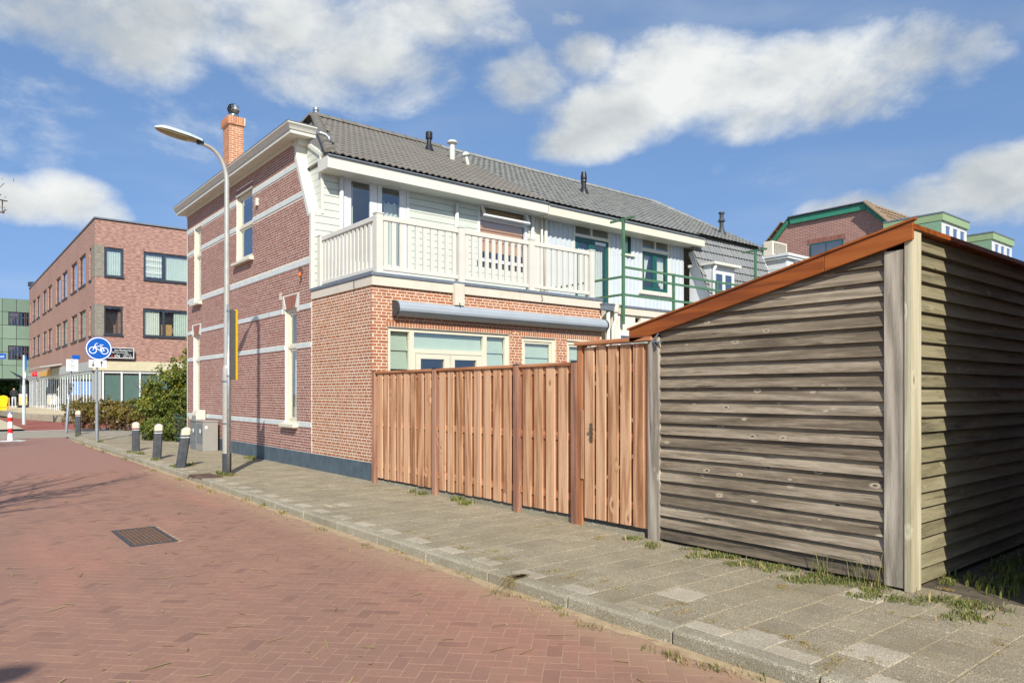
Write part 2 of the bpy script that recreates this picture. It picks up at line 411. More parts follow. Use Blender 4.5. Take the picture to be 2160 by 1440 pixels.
paint('cladding_blue',L(190,197,199),.45,.03,5.,.03,dirt=.08)
paint('stucco_cream',L(226,218,200),.8,.05,5.,.2,dirt=.2)
paint('band_beige',L(196,188,156),.7,.05,3.,.1,dirt=.1)
paint('band_grey',L(168,172,168),.7,.05,3.,.1,dirt=.1)
paint('anthracite',L(52,58,66),.4,.06,5.,.02)
paint('interior',L(120,112,100),.9,.1,3.,.05)
paint('iron_cover',L(96,72,58),.6,.25,30.,.4,dirt=.4)
paint('iron_stripe',L(124,96,72),.8,.2,30.,.4)
paint('steel',L(190,190,188),.22,.06,10.,.02,metal=1.)
paint('brass',L(150,136,110),.35,.1,10.,.02,metal=.9)
paint('white_road_paint',L(214,212,204),.75,.1,9.,.2,dirt=.45)
paint('cardboard',L(206,158,84),.8,.06,5.,.03)
paint('yellow_bin',L(250,196,10),.4,.04,5.,.02)
paint('orange_thing',L(226,110,30),.5,.05,5.,.02)
paint('green_fascia',L(142,166,122),.55,.05,5.,.03,dirt=.1)
paint('green_cheek',L(126,158,130),.55,.05,5.,.03,dirt=.1)
paint('skin',L(206,160,136),.6,.03,5.,.02)
paint('dark_cloth',L(44,46,50),.9,.1,9.,.05)
paint('pale_cloth',L(190,194,200),.9,.1,9.,.05)
paint('poster',L(226,190,120),.5,.3,5.,.02)
paint('soil',L(96,86,70),.95,.3,9.,.5)
def glass(name,tint,gl=1.0):
    t=mat(name)
    f=t.n('ShaderNodeFresnel',{'IOR':1.55}); f=t.m('ADD',t.m('MULTIPLY',f,1.7*gl),.09*gl,clamp=True); f=t.m('MULTIPLY',f,t.m('SUBTRACT',1.,t.n('ShaderNodeNewGeometry',None,None).outputs['Backfacing']))
    wv=noise(t,oc(t),1.4,2.)
    nb=t.n('ShaderNodeBump',{'Strength':.02,'Distance':.05,'Height':wv})
    a=t.n('ShaderNodeBsdfTransparent',{0:(*tint,1)}); b=t.n('ShaderNodeBsdfGlossy',{'Color':(.95,.97,1,1),'Roughness':.015,'Normal':nb})
    t.n('ShaderNodeOutputMaterial',{0:t.n('ShaderNodeMixShader',{0:f,1:a,2:b})},None)
glass('glass',(.90,.93,.91)); glass('glass_dark',(.35,.40,.42),1.6)
# roof tiles
def tilemat(name,a,b,moss=.15):
    t=mat(name); r=rnd(t); v=oc(t); c=t.ramp(r,(0,a),(1,b)); n=noise(t,v,7.,7.,.65)
    c=t.mix(t.m('MULTIPLY',t.smooth(n,.5,.8),moss),c,L(120,118,96))
    c=t.mix(.25,c,t.ramp(noise(t,v,80.,3.),(.3,tuple(x*.6 for x in a)),(.7,tuple(x*1.3 for x in b))))
    fin(t,c,.62,noise(t,v,90.,3.),.2,.004)
tilemat('tile_dark',L(112,107,98),L(122,117,107),.1); tilemat('tile_grey',L(130,131,127),L(146,147,141),.35)
tilemat('tile_mansard',L(118,120,119),L(128,130,128),.05); tilemat('tile_brown',L(120,100,76),L(140,118,92),.35)
wood('wood_larch',2,L(146,100,66),L(192,146,108),L(212,172,136),22.,.6,bump=.35,cracks=.25,cell=1.4)
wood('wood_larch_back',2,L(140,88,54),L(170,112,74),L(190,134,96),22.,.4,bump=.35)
wood('wood_larch_rail',1,L(146,92,58),L(178,118,78),L(198,142,102),22.,.5,bump=.35)
wood('wood_post',2,L(116,80,62),L(148,106,84),L(170,130,104),20.,.25,bump=.35)
wood('wood_grey_y',1,L(54,46,36),L(116,103,84),L(172,158,136),24.,.85,L(108,94,74),bump=.9,cracks=.65,cell=2.6,rw=.2,bw=.14,sw=.3,fs=1.5,kt=.58)
wood('wood_grey_x',0,L(74,69,50),L(122,114,86),L(152,144,114),24.,.5,L(112,108,74),bump=.7,cracks=.5,cell=2.0,rw=.2,bw=.14,sw=.3,fs=1.5)
wood('wood_grey_post',2,L(112,104,92),L(156,146,130),L(188,178,160),24.,.9,bump=.8,cracks=.5,kt=.62)
wood('wood_pale_post',2,L(134,126,100),L(174,164,134),L(194,186,158),24.,.5,bump=.7)
wood('wood_stained',1,L(120,60,16),L(146,76,20),L(162,90,30),18.,.2,rough=.45,bump=.15)
wood('bark',2,L(70,60,50),L(100,88,74),L(124,112,96),12.,.3,bump=.8)
def leafmat(name,cols,trans=.3):
    t=mat(name); r=rnd(t); k=len(cols); c=t.ramp(r,*[(i/(k-1),x) for i,x in enumerate(cols)])
    d=t.n('ShaderNodeBsdfPrincipled',{'Base Color':c,'Roughness':.55,'Specular IOR Level':.35}); tr=t.n('ShaderNodeBsdfTranslucent',{0:c})
    t.n('ShaderNodeOutputMaterial',{0:t.n('ShaderNodeMixShader',{0:trans,1:d,2:tr})},None)
leafmat('leaf_bush',[L(52,70,28),L(82,100,38),L(112,122,48),L(140,140,58),L(66,86,36)])
leafmat('leaf_yellow',[L(130,136,40),L(158,150,48),L(110,120,40)])
leafmat('leaf_hedge',[L(104,88,44),L(130,112,52),L(148,130,60),L(98,104,46),L(150,118,66)])
leafmat('leaf_hedge_brown',[L(104,76,48),L(128,96,60),L(90,72,44)])
leafmat('leaf_dry',[L(120,104,62),L(146,124,70),L(112,112,58)])
leafmat('leaf_tree',[L(44,70,26),L(74,98,38),L(98,120,48),L(54,80,32)])
leafmat('grass',[L(84,96,44),L(108,118,54),L(134,136,70),L(90,102,48),L(150,144,84)],.25)
leafmat('grass_dry',[L(164,146,100),L(178,160,112),L(142,128,84),L(168,146,98)],.2)
leafmat('moss',[L(134,122,62),L(156,138,72),L(166,136,80),L(130,110,66)],.1)
# concrete, pavement, road sheets
def aggregate(name,a,b,spots=.0):
    t=mat(name); r=rnd(t); v=t.n('ShaderNodeNewGeometry',None,None).outputs['Position']
    n=noise(t,v,150.,3.,.7); m_=noise(t,v,2.4,6.,.6)
    vo=t.n('ShaderNodeTexVoronoi',{'Vector':v,'Scale':130.})
    c=t.ramp(t.m('ADD',t.m('MULTIPLY',n,.6),t.m('MULTIPLY',vo,.45)),(.34,tuple(x*.36 for x in a)),(.5,a),(.74,tuple(min(1,x*1.15) for x in b)))
    c=t.mix(t.m('MULTIPLY',t.smooth(m_,.35,.75),.45),c,tuple(x*.62 for x in a))
    c=t.mix(1.0,c,t.ramp(r,(0,(.91,.90,.88)),(1,(1.06,1.05,1.02))),'MULTIPLY')
    dm=noise(t,v,.9,6.,.65); c=t.mix(t.m('MULTIPLY',t.smooth(dm,.48,.72),.5),c,L(122,110,80))
    if spots:
        w_=v
        vs=t.n('ShaderNodeTexVoronoi',{'Vector':w_,'Scale':17.},None)
        pick=t.smooth(t.n('ShaderNodeSeparateColor',{0:vs.outputs['Color']}),.55,.6)
        zone=t.smooth(noise(t,v,1.3,3.),.46,.6)
        sp=t.m('MULTIPLY',t.m('MULTIPLY',t.smooth(t.m('ADD',vs.outputs['Distance'],t.m('MULTIPLY',n,.2)),.36,.2),pick),zone)
        c=t.mix(t.m('MULTIPLY',sp,spots),c,L(206,202,190))
    fin(t,c,.9,n,.6,.006)
aggregate('paving_tile',L(142,132,110),L(184,173,146),.5)
aggregate('paving_tile_light',L(176,166,146),L(196,188,168),.2)
aggregate('kerb_concrete',L(150,143,122),L(190,183,162),.8)
plain_noise('paving_joint',L(94,88,68),L(150,140,112),14.,.95,.6)
plain_noise('road_joint',L(150,124,100),L(184,160,128),6.,.95,.5)
def herring_far(name):
    t=mat(name); v=oc(t); n=noise(t,v,3.,6.,.6); n2=noise(t,oc(t,(1,6,1)),22.,4.,.6)
    c=t.ramp(n,(.3,L(144,108,93)),(.7,L(152,114,98))); c=t.mix(.35,c,t.ramp(n2,(.3,L(134,100,86)),(.7,L(158,118,102))))
    fin(t,c,.8,n2,.3,.004)
herring_far('road_far')
plain_noise('kerb_sand',L(150,128,98),L(180,158,124),9.,.95,.5)
plain_noise('red_asphalt',L(134,74,62),L(154,90,74),5.,.9,.3)
plain_noise('beige_paving',L(182,168,138),L(204,190,160),2.,.9,.3)
plain_noise('grey_paving',L(138,130,114),L(164,154,136),3.,.9,.4)
plain_noise('ground_dirt',L(92,84,68),L(126,116,94),3.,.95,.6)
def brickwall(name,c1,c2,mo,var=.5,rowh=.062,bw=.22):
    t=mat(name); c=t.n('ShaderNodeTexCoord',None,None).outputs['Object']; sp=t.n('ShaderNodeSeparateXYZ',{0:c},None)
    v=t.n('ShaderNodeCombineXYZ',{0:t.m('ADD',sp.outputs[0],sp.outputs[1]),1:sp.outputs[2]})
    b=t.n('ShaderNodeTexBrick',{'Vector':v,'Color1':c1,'Color2':c2,'Mortar':mo,'Scale':1.,'Mortar Size':.006,'Bias':0.,'Brick Width':bw,'Row Height':rowh},None,offset=.5)
    n=noise(t,t.n('ShaderNodeMapping',{0:v,'Scale':(4,16,1)}),1.,2.,.5); n2=noise(t,c,.35,5.)
    col=t.mix(var,b.outputs[0],t.ramp(n,(.35,tuple(x*.55 for x in c1)),(.65,tuple(min(1,x*1.4) for x in c2))))
    col=t.mix(.2,col,t.ramp(n2,(.3,tuple(x*.7 for x in c1)),(.7,c2)))
    fin(t,col,.85,b.outputs[1],-.3,.004)
brickwall('brick_far',L(138,98,86),L(168,132,118),L(170,150,138),.65)
brickwall('brick_far_grey',L(118,112,100),L(138,132,118),L(150,144,132))
brickwall('brick_gable',L(136,92,80),L(156,112,98),L(214,200,190),.25,.07,.24)
brickwall('brick_neighbour',L(128,80,66),L(150,96,78),L(176,164,150),.3)
def panelmat(name,a,b):
    t=mat(name); v=oc(t); fin(t,t.ramp(t.m('ADD',t.m('MULTIPLY',rnd(t),.6),t.m('MULTIPLY',noise(t,v,2.,5.),.4)),(0.2,a),(.8,b)),.5)
panelmat('panel_green',L(98,120,104),L(116,138,120))
# ------------------------------------------------------------------ ground, road, pavement
def sheet(name,x0,x1,y0,y1,z,m,**kw):
    mb=MB(); mb.add([(x0,y0,z),(x1,y0,z),(x1,y1,z),(x0,y1,z)],[(0,1,2,3)])
    o=mb.build(name,m,**kw); o['kind']='structure'; return o
sheet('ground',-400,500,-400,700,-.20,'ground_dirt')
ROADY=17.0
road=sheet('road',-9,3.80,-12,ROADY,-.1013,'road_joint')
sheet('road_far_end',-9,3.80,ROADY,31.3,-.106,'road_far')
sheet('road_junction',-40,16,31.3,37.0,-.11,'grey_paving')
sheet('stop_line_strip',-12,7.5,36.9,37.3,-.10,'white_road_paint')
sheet('cycle_path',3.1,7.2,37.3,58,-.10,'red_asphalt')
sheet('far_footway',-20,3.1,38.2,90,-.05,'beige_paving')
S_,C_=math.sin(math.atan2(1220,1513)),math.cos(math.atan2(1220,1513))
def pix(p):
    r=C_*p[0]-S_*p[1]; f=S_*p[0]+C_*p[1]
    if f<.3: return (-1e5,0)
    return (1080+1513*r/f,828-1513*(p[2]-1.55)/f)
def seen(p): x,y=pix(p); return -20<x<2180 and -20<y<1460
rng=random.Random(3)
DR=(1.66,2.10,8.55,9.63)  # iron cover in the road
def flat_brick(l,wd,h,ch=.004):
    a,b=l/2,wd/2
    c4=[(-a,-b),(a,-b),(a,b),(-a,b)]
    vs=[(x,y,-h) for x,y in c4]+[(x,y,-ch) for x,y in c4]+[(x-math.copysign(ch,x),y-math.copysign(ch,y),0) for x,y in c4]
    return vs,[(8,9,10,11)]+[(4+i,4+(i+1)%4,8+(i+1)%4,8+i) for i in range(4)]+[(i,(i+1)%4,4+(i+1)%4,4+i) for i in range(4)]
c=.1035; bl=[]
q=math.sqrt(.5)
N_=190
for a in range(-N_,N_):
    for b in range(-N_,N_):
        d=(a-b)%4
        if d==0: cx,cy,ho=(a+1)*c,(b+.5)*c,0
        elif d==3: cx,cy,ho=(a+.5)*c,(b+1)*c,1
        else: continue
        X=q*(cx-cy)+1.3; Y=q*(cx+cy)+9.
        if not(-1.3<X<3.78 and 1.4<Y<ROADY+.05) or X<.058*Y-1.0: continue
        if DR[0]<X<DR[1] and DR[2]<Y<DR[3]: continue
        bl.append((X,Y,ho))
vs,fs=flat_brick(2*c-.0042,c-.0042,.06,.0008)
me=bpy.data.meshes.new('paving_brick'); me.from_pydata(vs,[],fs); me.materials.append(MATS['brick_road'])
bl.sort(key=lambda t:(not seen((t[0],t[1],-.1)),t[0]**2+t[1]**2))
rest=MB()
for i,(X,Y,ho) in enumerate(bl):
    z=-.1+rng.uniform(-.0007,.0007); rz=R(45+90*ho)+rng.uniform(-.012,.012); tx,ty=rng.uniform(-.002,.002),rng.uniform(-.002,.002)
    if i<300: inst(me,'paving_brick',road,(X,Y,z),(tx,ty,rz))
    else:
        cs,sn=math.cos(rz),math.sin(rz)
        rest.add([(X+x*cs-y*sn,Y+x*sn+y*cs,z+h+tx*y+ty*x) for x,y,h in vs],fs)
rest.build('paving_brick_field','brick_road',road,kind='stuff')
# sand swept against the kerb
mb=MB(); yy=1.4; sv=[]
while yy<29:
    sv+=[(3.765,yy,-.092),(3.765-.05-.07*rng.random(),yy,-.0995)]; yy+=.11
mb.add(sv,[(2*k,2*k+1,2*k+3,2*k+2) for k in range(len(sv)//2-1)]); o=mb.build('sand_strip','kerb_sand'); o['kind']='structure'
# iron cover
dc=empty('drain_cover',((DR[0]+DR[1])/2,(DR[2]+DR[3])/2,-.1),'rusty ribbed iron cover set into the red brick road','drain cover')
mb=MB(); mb.box(DR[0],DR[1],DR[2],DR[3],-.13,-.094); mb.build('plate','iron_cover',dc)
mb=MB()
for x0,x1,y0,y1 in ((DR[0]-.015,DR[0]+.015,DR[2]-.015,DR[3]+.015),(DR[1]-.015,DR[1]+.015,DR[2]-.015,DR[3]+.015),(DR[0]+.015,DR[1]-.015,DR[2]-.015,DR[2]+.02),(DR[0]+.015,DR[1]-.015,DR[3]-.02,DR[3]+.015)): mb.box(x0,x1,y0,y1,-.13,-.090)
mb.build('frame','dark_grey',dc)
for k in range(9):
    x=DR[0]+.045+k*.044; mb=MB(); mb.box(x-.007,x+.007,DR[2]+.05,DR[3]-.05,-.11,-.0905); mb.build('rib','iron_stripe',dc)
# kerb
kerb=empty('kerb',(3.82,14,-.1)); kerb['kind']='structure'
def kerb_piece(y0,y1,dz=0,dx=0):
    mb=MB(); x0,x1=3.755,3.895; j=.004
    mb.prism([(x0+dx,y0+j,-.28),(x1+dx,y0+j,-.28),(x1+dx,y0+j,.004+dz),(x0+.022+dx,y0+j,.004+dz),(x0+.006+dx,y0+j,-.012+dz)],(0,y1-y0-2*j,0))
    mb.build('kerbstone','kerb_concrete',kerb,bevel=.008)
y=-2.0
while y<29.2:
    if not(13.62<y+.5<14.4): kerb_piece(y,y+.995,rng.uniform(-.005,.005),rng.uniform(-.006,.006))
    y+=1.0
mb=MB(); mb.prism([(3.755,29.0,-.28),(3.895,29.0,-.28),(4.15,29.55,-.28),(4.05,29.65,-.28)],(0,0,.285)); mb.build('kerbstone','kerb_concrete',kerb,bevel=.008)
# gully at the kerb
gu=empty('kerb_gully',(3.86,13.95,-.1),'rusty brown iron gully set in the kerb by the lamp post','gully')
mb=MB(); mb.box(3.78,4.14,13.56,14.4,-.01,.008); mb.build('lid','iron_cover',gu,bevel=.01)
mb=MB(); mb.box(3.755,3.80,13.56,14.4,-.04,.006); mb.box(3.755,3.80,13.5,13.58,-.2,-.04); mb.box(3.755,3.80,14.38,14.46,-.2,-.04); mb.build('mouth','iron_cover',gu)
# pavement
pav=empty('pavement',(4.95,12,0)); pav['kind']='structure'
mb=MB(); mb.box(3.89,6.05,-8,29.3,-.2,-.010); mb.build('bedding','paving_joint',pav)
mb=MB(); mb.prism([(4.0,29.3,-.2),(6.05,29.3,-.2),(9,33.5,-.2),(4.6,33.5,-.2)],(0,0,.185)); mb.build('far_corner','grey_paving',pav)
T=.302
vs,fs=flat_brick(T-.006,T-.006,.05,.005); tf=bpy.data.meshes.new('paving_tile'); tf.from_pydata(vs,[],fs); tf.materials.append(MATS['paving_tile'])
vsh,fsh=flat_brick(T/2-.006,T-.006,.05,.005); th=bpy.data.meshes.new('half_tile'); th.from_pydata(vsh,[],fsh); th.materials.append(MATS['paving_tile_light'])
tl=[]
r_=0; y=-1.2
while y<29.0:
    x=3.90
    if r_%2: tl.append((x+T/4,y+T/2,1)); x+=T/2
    while x<5.93:
        if x+T<6.03 or True: tl.append((x+T/2,y+T/2,0))
        x+=T
    y+=T; r_+=1
tl.sort(key=lambda t:(not seen((t[0],t[1],0)),t[0]**2+t[1]**2))
ra,rb=MB(),MB(); cnt=0
LIGHT={(round(5.05/T),round(8.4/T)),(round(5.3/T),round(8.1/T))}
for (X,Y,hf) in tl:
    if abs(X-4.34)<.12 and abs(Y-13.95)<.2: continue
    z=rng.uniform(-.003,.003)+.0; tx,ty=rng.uniform(-.008,.008),rng.uniform(-.008,.008); rz=rng.uniform(-.008,.008)
    light= hf or rng.random()<.012
    if cnt<300:
        o=inst(th if hf else tf,'paving_tile',pav,(X,Y,z),(tx,ty,rz)); cnt+=1
        if light and not hf:
            o.material_slots[0].link='OBJECT'; o.material_slots[0].material=MATS['paving_tile_light']
    else:
        v_=vsh if hf else vs
        (rb if light else ra).add([(X+a-b*rz,Y+b+a*rz,z+h-tx*b+ty*a) for a,b,h in v_],fs)
ra.build('paving_tile_field','paving_tile',pav,kind='stuff'); rb.build('light_paving_tile_field','paving_tile_light',pav,kind='stuff')
sheet('garden_ground',6.0,40,2.6,24,-.03,'ground_dirt'); sheet('side_yard',6.03,40,-9,2.6,-.012,'soil')
# ------------------------------------------------------------------ corner house
house=empty('brick_house',(6,17,0),'two storey corner house of white banded red brick with an orange brick extension and balcony','house')
PX=('X',6.0); PYE=('Y',11.35); PYU=('Y',13.95)
YB,YF=13.95,23.1
w1=(17.42,18.60,4.84,6.53); w2=(21.68,22.38,4.18,6.36); w3=(14.72,15.37,.90,3.36); w4=(21.84,22.49,.86,3.24)
SH=[w1,w2,w3,w4]
def slant(z):
    if z<5.2: return YB
    if z>6.54: return 14.70
    return 14.02+(z-5.2)/(6.54-5.2)*.68
mb=MB(); panel(mb,PX,14.70,YF,0,6.95,[w1,w2,w3,w4],0,.16); panel(mb,PX,YB,14.70,0,5.2,[],0,0)
mb.add([(6,14.02,5.2),(6,14.70,5.2),(6,14.70,6.54)],[(0,1,2)])
mb.box(6.0,12.0,YF-.05,YF+.1,0,6.9); mb.box(11.9,12.05,YB,YF,0,6.2); mb.box(6.2,11.9,YB+.35,YF-.1,3.45,3.6)
mb.add([(6.0,YB,0),(6.0,YB,3.6),(12,YB,3.6),(12,YB,0)],[(0,1,2,3)])
wall=mb.build('wall','mortar',house)
EH=[(6.31,9.08,.05,2.73),(9.42,10.35,.9,2.70),(10.68,11.55,.9,2.68)]
mb=MB(); panel(mb,PX,11.35,YB-.002,0,3.6,[],0.003,0); panel(mb,PYE,6.0,11.75,0,3.6,EH,0,.16); mb.add([(11.75,11.35,0),(11.75,YB,0),(11.75,YB,3.6),(11.75,11.35,3.6)],[(0,1,2,3)])
mb.build('extension_wall','mortar_warm',house)
mb=MB(); mb.box(6.2,11.6,13.6,13.7,0,3.4); mb.build('inner_wall','interior',house)
# courses
BANDS=[(6.32,6.42),(5.65,5.75),(4.20,4.31),(3.28,3.39),(2.48,2.58),(.84,.94)]
arch=lambda w:(w[0]-.14,w[1]+.14,w[3],w[3]+.29)
hol=SH+[(YB-1,YF+1,a-.003,b+.003) for a,b in BANDS]+[arch(w3),arch(w4),(w1[0],w1[1],6.53,6.66)]
rects=[(PX,'brick_red',*r) for r in bond(PX,YB+.01,YF-.005,.33,6.94,hol,clip=lambda z,lo,hi:(max(lo,slant(z)+.02),hi))]
rects+=[(PX,'brick_orange',*r) for r in bond(PX,11.352,YB-.03,.33,3.44,[],start=1)]
# the rear face only shows from the fence top upwards
rects+=[(PYE,'brick_orange',*r) for r in bond(PYE,5.996,11.74,.33,3.44,EH+[(6.27,9.12,2.765,2.80),(9.36,11.62,2.74,2.78),(6.45,11.70,2.95,3.15)],start=0) if r[2]>1.2]
for x0,x1,z0 in ((6.31,9.08,2.738),(9.38,11.6,2.712)):
    x=x0-.04
    while x<x1+.04: rects.append((PYE,'brick_orange',x,x+.05,z0,z0+.10,0)); x+=.0605
y=w1[0]-.02
while y<w1[1]: rects.append((PX,'brick_red',y,y+.05,6.545,6.655,0)); y+=.0605
def rc(r):
    pl,m_,a,b,z0,z1,_=r; return PP(pl,(a+b)/2,(z0+z1)/2,0)
def vis(r):
    p=rc(r); return not (r[0][0]=='Y' and (9.4<p[0] and p[2]<2.0))
full=[r for r in rects if r[6] and abs((r[3]-r[2])-r[6])<1e-6 and abs(r[5]-r[4]-.0448)<1e-3]
def scr(r): # size on the picture
    pl,m_,a,b,z0,z1,_=r; p=pix(PP(pl,a,z0,0)); q_=pix(PP(pl,b,z1,0)); return -abs(p[0]-q_[0])*abs(p[1]-q_[1])
full.sort(key=scr); chosen=set(id(r) for r in full[:300])
bm={}
for ax in 'XY':
    for m_ in('brick_red','brick_orange'):
        for l in(.178,.083): bm[(ax,m_,l)]=brick_mesh('brick',l,.0448,.03,ax,m_)
gen_={}
for r in rects:
    pl,m_,a,b,z0,z1,_=r
    dd=.005+rng.uniform(-.0015,.0015)
    if id(r) in chosen:
        inst(bm[(pl[0],m_,r[6])],'brick',house,PP(pl,(a+b)/2,(z0+z1)/2,dd))
    else:
        g=gen_.setdefault((m_,pl[0] if m_=='brick_orange' else 'X'),MB())
        t_=brick_mesh('',b-a,z1-z0,.03,pl[0],None); cpos=PP(pl,(a+b)/2,(z0+z1)/2,dd)
        g.add([(v[0]+cpos[0],v[1]+cpos[1],v[2]+cpos[2]) for v in t_.v],t_.f)
for (m_,ax),g in gen_.items(): g.build({'brick_red':'main_wall_bricks'}.get(m_,'extension_side_bricks' if ax=='X' else 'extension_rear_bricks'),m_,house,kind='stuff')
# flat arches over the tall windows
for wq in(w3,w4):
    z0,z1=wq[3]+.005,wq[3]+.285; a0,a1=wq[0]+.0,wq[1]-.0; b0,b1=wq[0]-.13,wq[1]+.13
    ar=empty('window_arch',(6,(a0+a1)/2,z0),parent=house)
    for s_,(p0,p1) in((-1,(a0,b0)),(1,(a1,b1))):
        mb=MB(); mb.prism([(5.985,p0,z0),(5.985,p0-s_*.075,z0),(5.985,p1-s_*.075,z1),(5.985,p1,z1)],(.03,0,0)); mb.build('arch_edge','band_white',ar)
    n=9
    for k in range(n):
        g=MB(); f0,f1=(k+.08)/n,(k+.92)/n
        A=lambda f:(a0+.08+(a1-a0-.16)*f); B=lambda f:(b0+.08+(b1-b0-.16)*f)
        g.prism([(5.992,A(f0),z0),(5.992,A(f1),z0),(5.992,B(f1),z1),(5.992,B(f0),z1)],(.03,0,0)); g.build('arch_brick','brick_red',ar)
for a,b in BANDS:
    segs=[(slant((a+b)/2)+.015,YF+.008)]
    for h in SH+[arch(w3),arch(w4)]:
        if b<=h[2] or a>=h[3]: continue
        ns=[]
        for s0,s1 in segs:
            if s1<=h[0] or s0>=h[1]: ns.append((s0,s1)); continue
            if s0<h[0]: ns.append((s0,h[0]-.004))
            if s1>h[1]: ns.append((h[1]+.004,s1))
        segs=ns
    for s0,s1 in segs:
        mb=MB(); pl_box(mb,PX,s0,s1,a,b,-.01,.014); mb.build('band','band_white',house)
mb=MB(); pl_box(mb,PX,11.338,YF+.01,-.05,.318,-.02,.016); pl_box(mb,PYE,6.0,11.75,-.05,.318,-.02,.016); mb.build('plinth','plinth_blue',house)
mb=MB(); pl_box(mb,PX,YB-.028,YB+.004,.32,3.46,0,.007); mb.build('joint_strip','mortar_warm',house)
# street windows
def cells2(wq,tz,f=.075): return [(wq[0]+f,wq[1]-f,wq[2]+f,tz-.03),(wq[0]+f,wq[1]-f,tz+.03,wq[3]-f)]
for wq,tz,nm in((w1,5.70,0),(w2,5.55,0),(w3,2.54,0),(w4,2.5,0)):
    cu=[(wq[0]+.08,wq[0]+.08+(wq[1]-wq[0])*.3,wq[2]+.05,wq[3]-.06,'curtain_white')]
    if wq in(w3,w4): cu=[(wq[0]+.06,wq[1]-.06,wq[2]+.05,tz-.05,'curtain_white')]
    o=window(house,PX,*wq,cells2(wq,tz),'frame_cream',-.05,curt=cu,sash='frame_cream')
    mb=MB(); y0,y1=wq[0]-.08,wq[1]+.08
    mb.prism([(5.88,y0,wq[2]-.09),(6.06,y0,wq[2]-.09),(6.06,y0,wq[2]+.02),(5.88,y0,wq[2]-.02)],(0,y1-y0,0)); mb.build('sill','frame_cream',o,bevel=.006)
# hood over the upper window
mb=MB(); pl_box(mb,PX,w1[0]-.02,w1[1]+.02,6.50,6.545,-.02,.02); mb.build('window_hood','trim_cream',house)
# cornice along the street front
CP=[(6.05,6.93),(5.72,6.91),(5.72,6.985),(5.70,6.985),(5.685,7.02),(5.665,7.05),(5.63,7.085),(5.63,7.115),(5.655,7.115),(5.66,7.09),(6.05,7.09)]
mb=MB(); n_=len(CP); ring=[(x,23.3,z) for x,z in CP]+[(x,14.28+(x-5.63),z) for x,z in CP]+[(6.27,14.28+(x-5.63),z) for x,z in CP]
mb.add(ring,[(a*n_+k,a*n_+(k+1)%n_,(a+1)*n_+(k+1)%n_,(a+1)*n_+k) for a in(0,1) for k in range(n_)]+[tuple(range(n_)),tuple(2*n_+k for k in range(n_))[::-1]])
mb.box(5.99,6.24,14.6,14.9,6.80,6.925)
cor=mb.build('cornice','trim_cream',house)
mb=MB(); mb.box(5.622,5.66,14.27,23.31,7.117,7.127); mb.box(5.66,6.28,14.27,14.31,7.117,7.127); mb.build('gutter_edge','zinc',cor)
mb=MB(); pl_box(mb,PX,14.9,YF,6.84,6.93,0,.05); mb.build('frieze','trim_cream',cor)
# slanted edge board, shoulder and cheek
mb=MB(); o_=.016
pts=[(14.70,6.95),(14.70,6.54),(14.02,5.2)]
inn=[(14.80,6.95),(14.80,6.52),(14.115,5.16)]
mb.prism([(6-o_,*pts[0]),(6-o_,*pts[1]),(6-o_,*pts[2]),(6-o_,*inn[2]),(6-o_,*inn[1]),(6-o_,*inn[0])],(.03,0,0)); mb.build('edge_board','trim_cream',house)
mb=MB()
for (y0,z0),(y1,z1) in((pts[0],pts[1]),(pts[1],pts[2])):
    mb.add([(5.98,y0-.003,z0),(6.21,y0-.003,z0),(6.21,y1-.003,z1),(5.98,y1-.003,z1)],[(0,1,2,3)])
mb.build('edge_return','trim_cream',house)
mb=MB(); mb.box(5.982,6.24,13.93,14.05,5.19,5.225); mb.build('shoulder_flashing','trim_cream',house)
mb=MB(); mb.box(5.975,6.06,13.925,14.01,3.66,5.19); mb.build('corner_board','trim_cream',house)
chk=[]
z=5.24
while z<6.75:
    z1=z+.137; ym=slant((z+z1)/2); yl=13.94; top=6.36+(ym-13.5)*.53
    zz1=min(z1,6.34+.45*(ym-13.95)+.15)
    if zz1-z>.03:
        yb=min(ym,14.70)
        mb=MB(); mb.add([(6.205,yl,z),(6.205,slant(z)+.01,z),(6.205,slant(z1)+.01,z1),(6.205,yl,z1),(6.225,yl,z),(6.225,slant(z)+.01,z),(6.225,slant(z1)+.01,z1),(6.225,yl,z1)],[(0,1,2,3),(0,4,5,1),(3,2,6,7),(0,3,7,4)]) if z1<6.30 else mb.add([(6.205,max(yl,13.5+(z-6.3)/.53),z),(6.205,14.71,z),(6.205,14.71,z1),(6.205,max(yl,13.5+(z1-6.3)/.53),z1)],[(0,1,2,3)])
        mb.build('cheek_plank','siding_cream',house)
    z+=.148
mb=MB(); mb.add([(6.21,13.95,5.2),(6.21,14.8,5.2),(6.21,14.8,6.95),(6.21,13.95,6.3)],[(0,1,2,3)]); mb.bar((6.19,13.9,6.42),(6.19,14.7,6.88),.04,.07); mb.box(6.165,6.2,13.92,13.96,6.2,6.44); mb.build('cheek_trim','trim_cream',house)
mb=MB(); mb.box(6.19,6.25,13.915,13.95,5.225,6.07); mb.build('corner_board','trim_cream',house)
# downpipe bend from the cornice
mb=MB(); mb.tube([(6.25,14.3,7.0),(6.33,14.25,7.0),(6.42,14.2,6.97),(6.47,14.15,6.9),(6.48,14.12,6.82)],.035,10); mb.build('gutter_spout','galvanised',house,smooth=True)
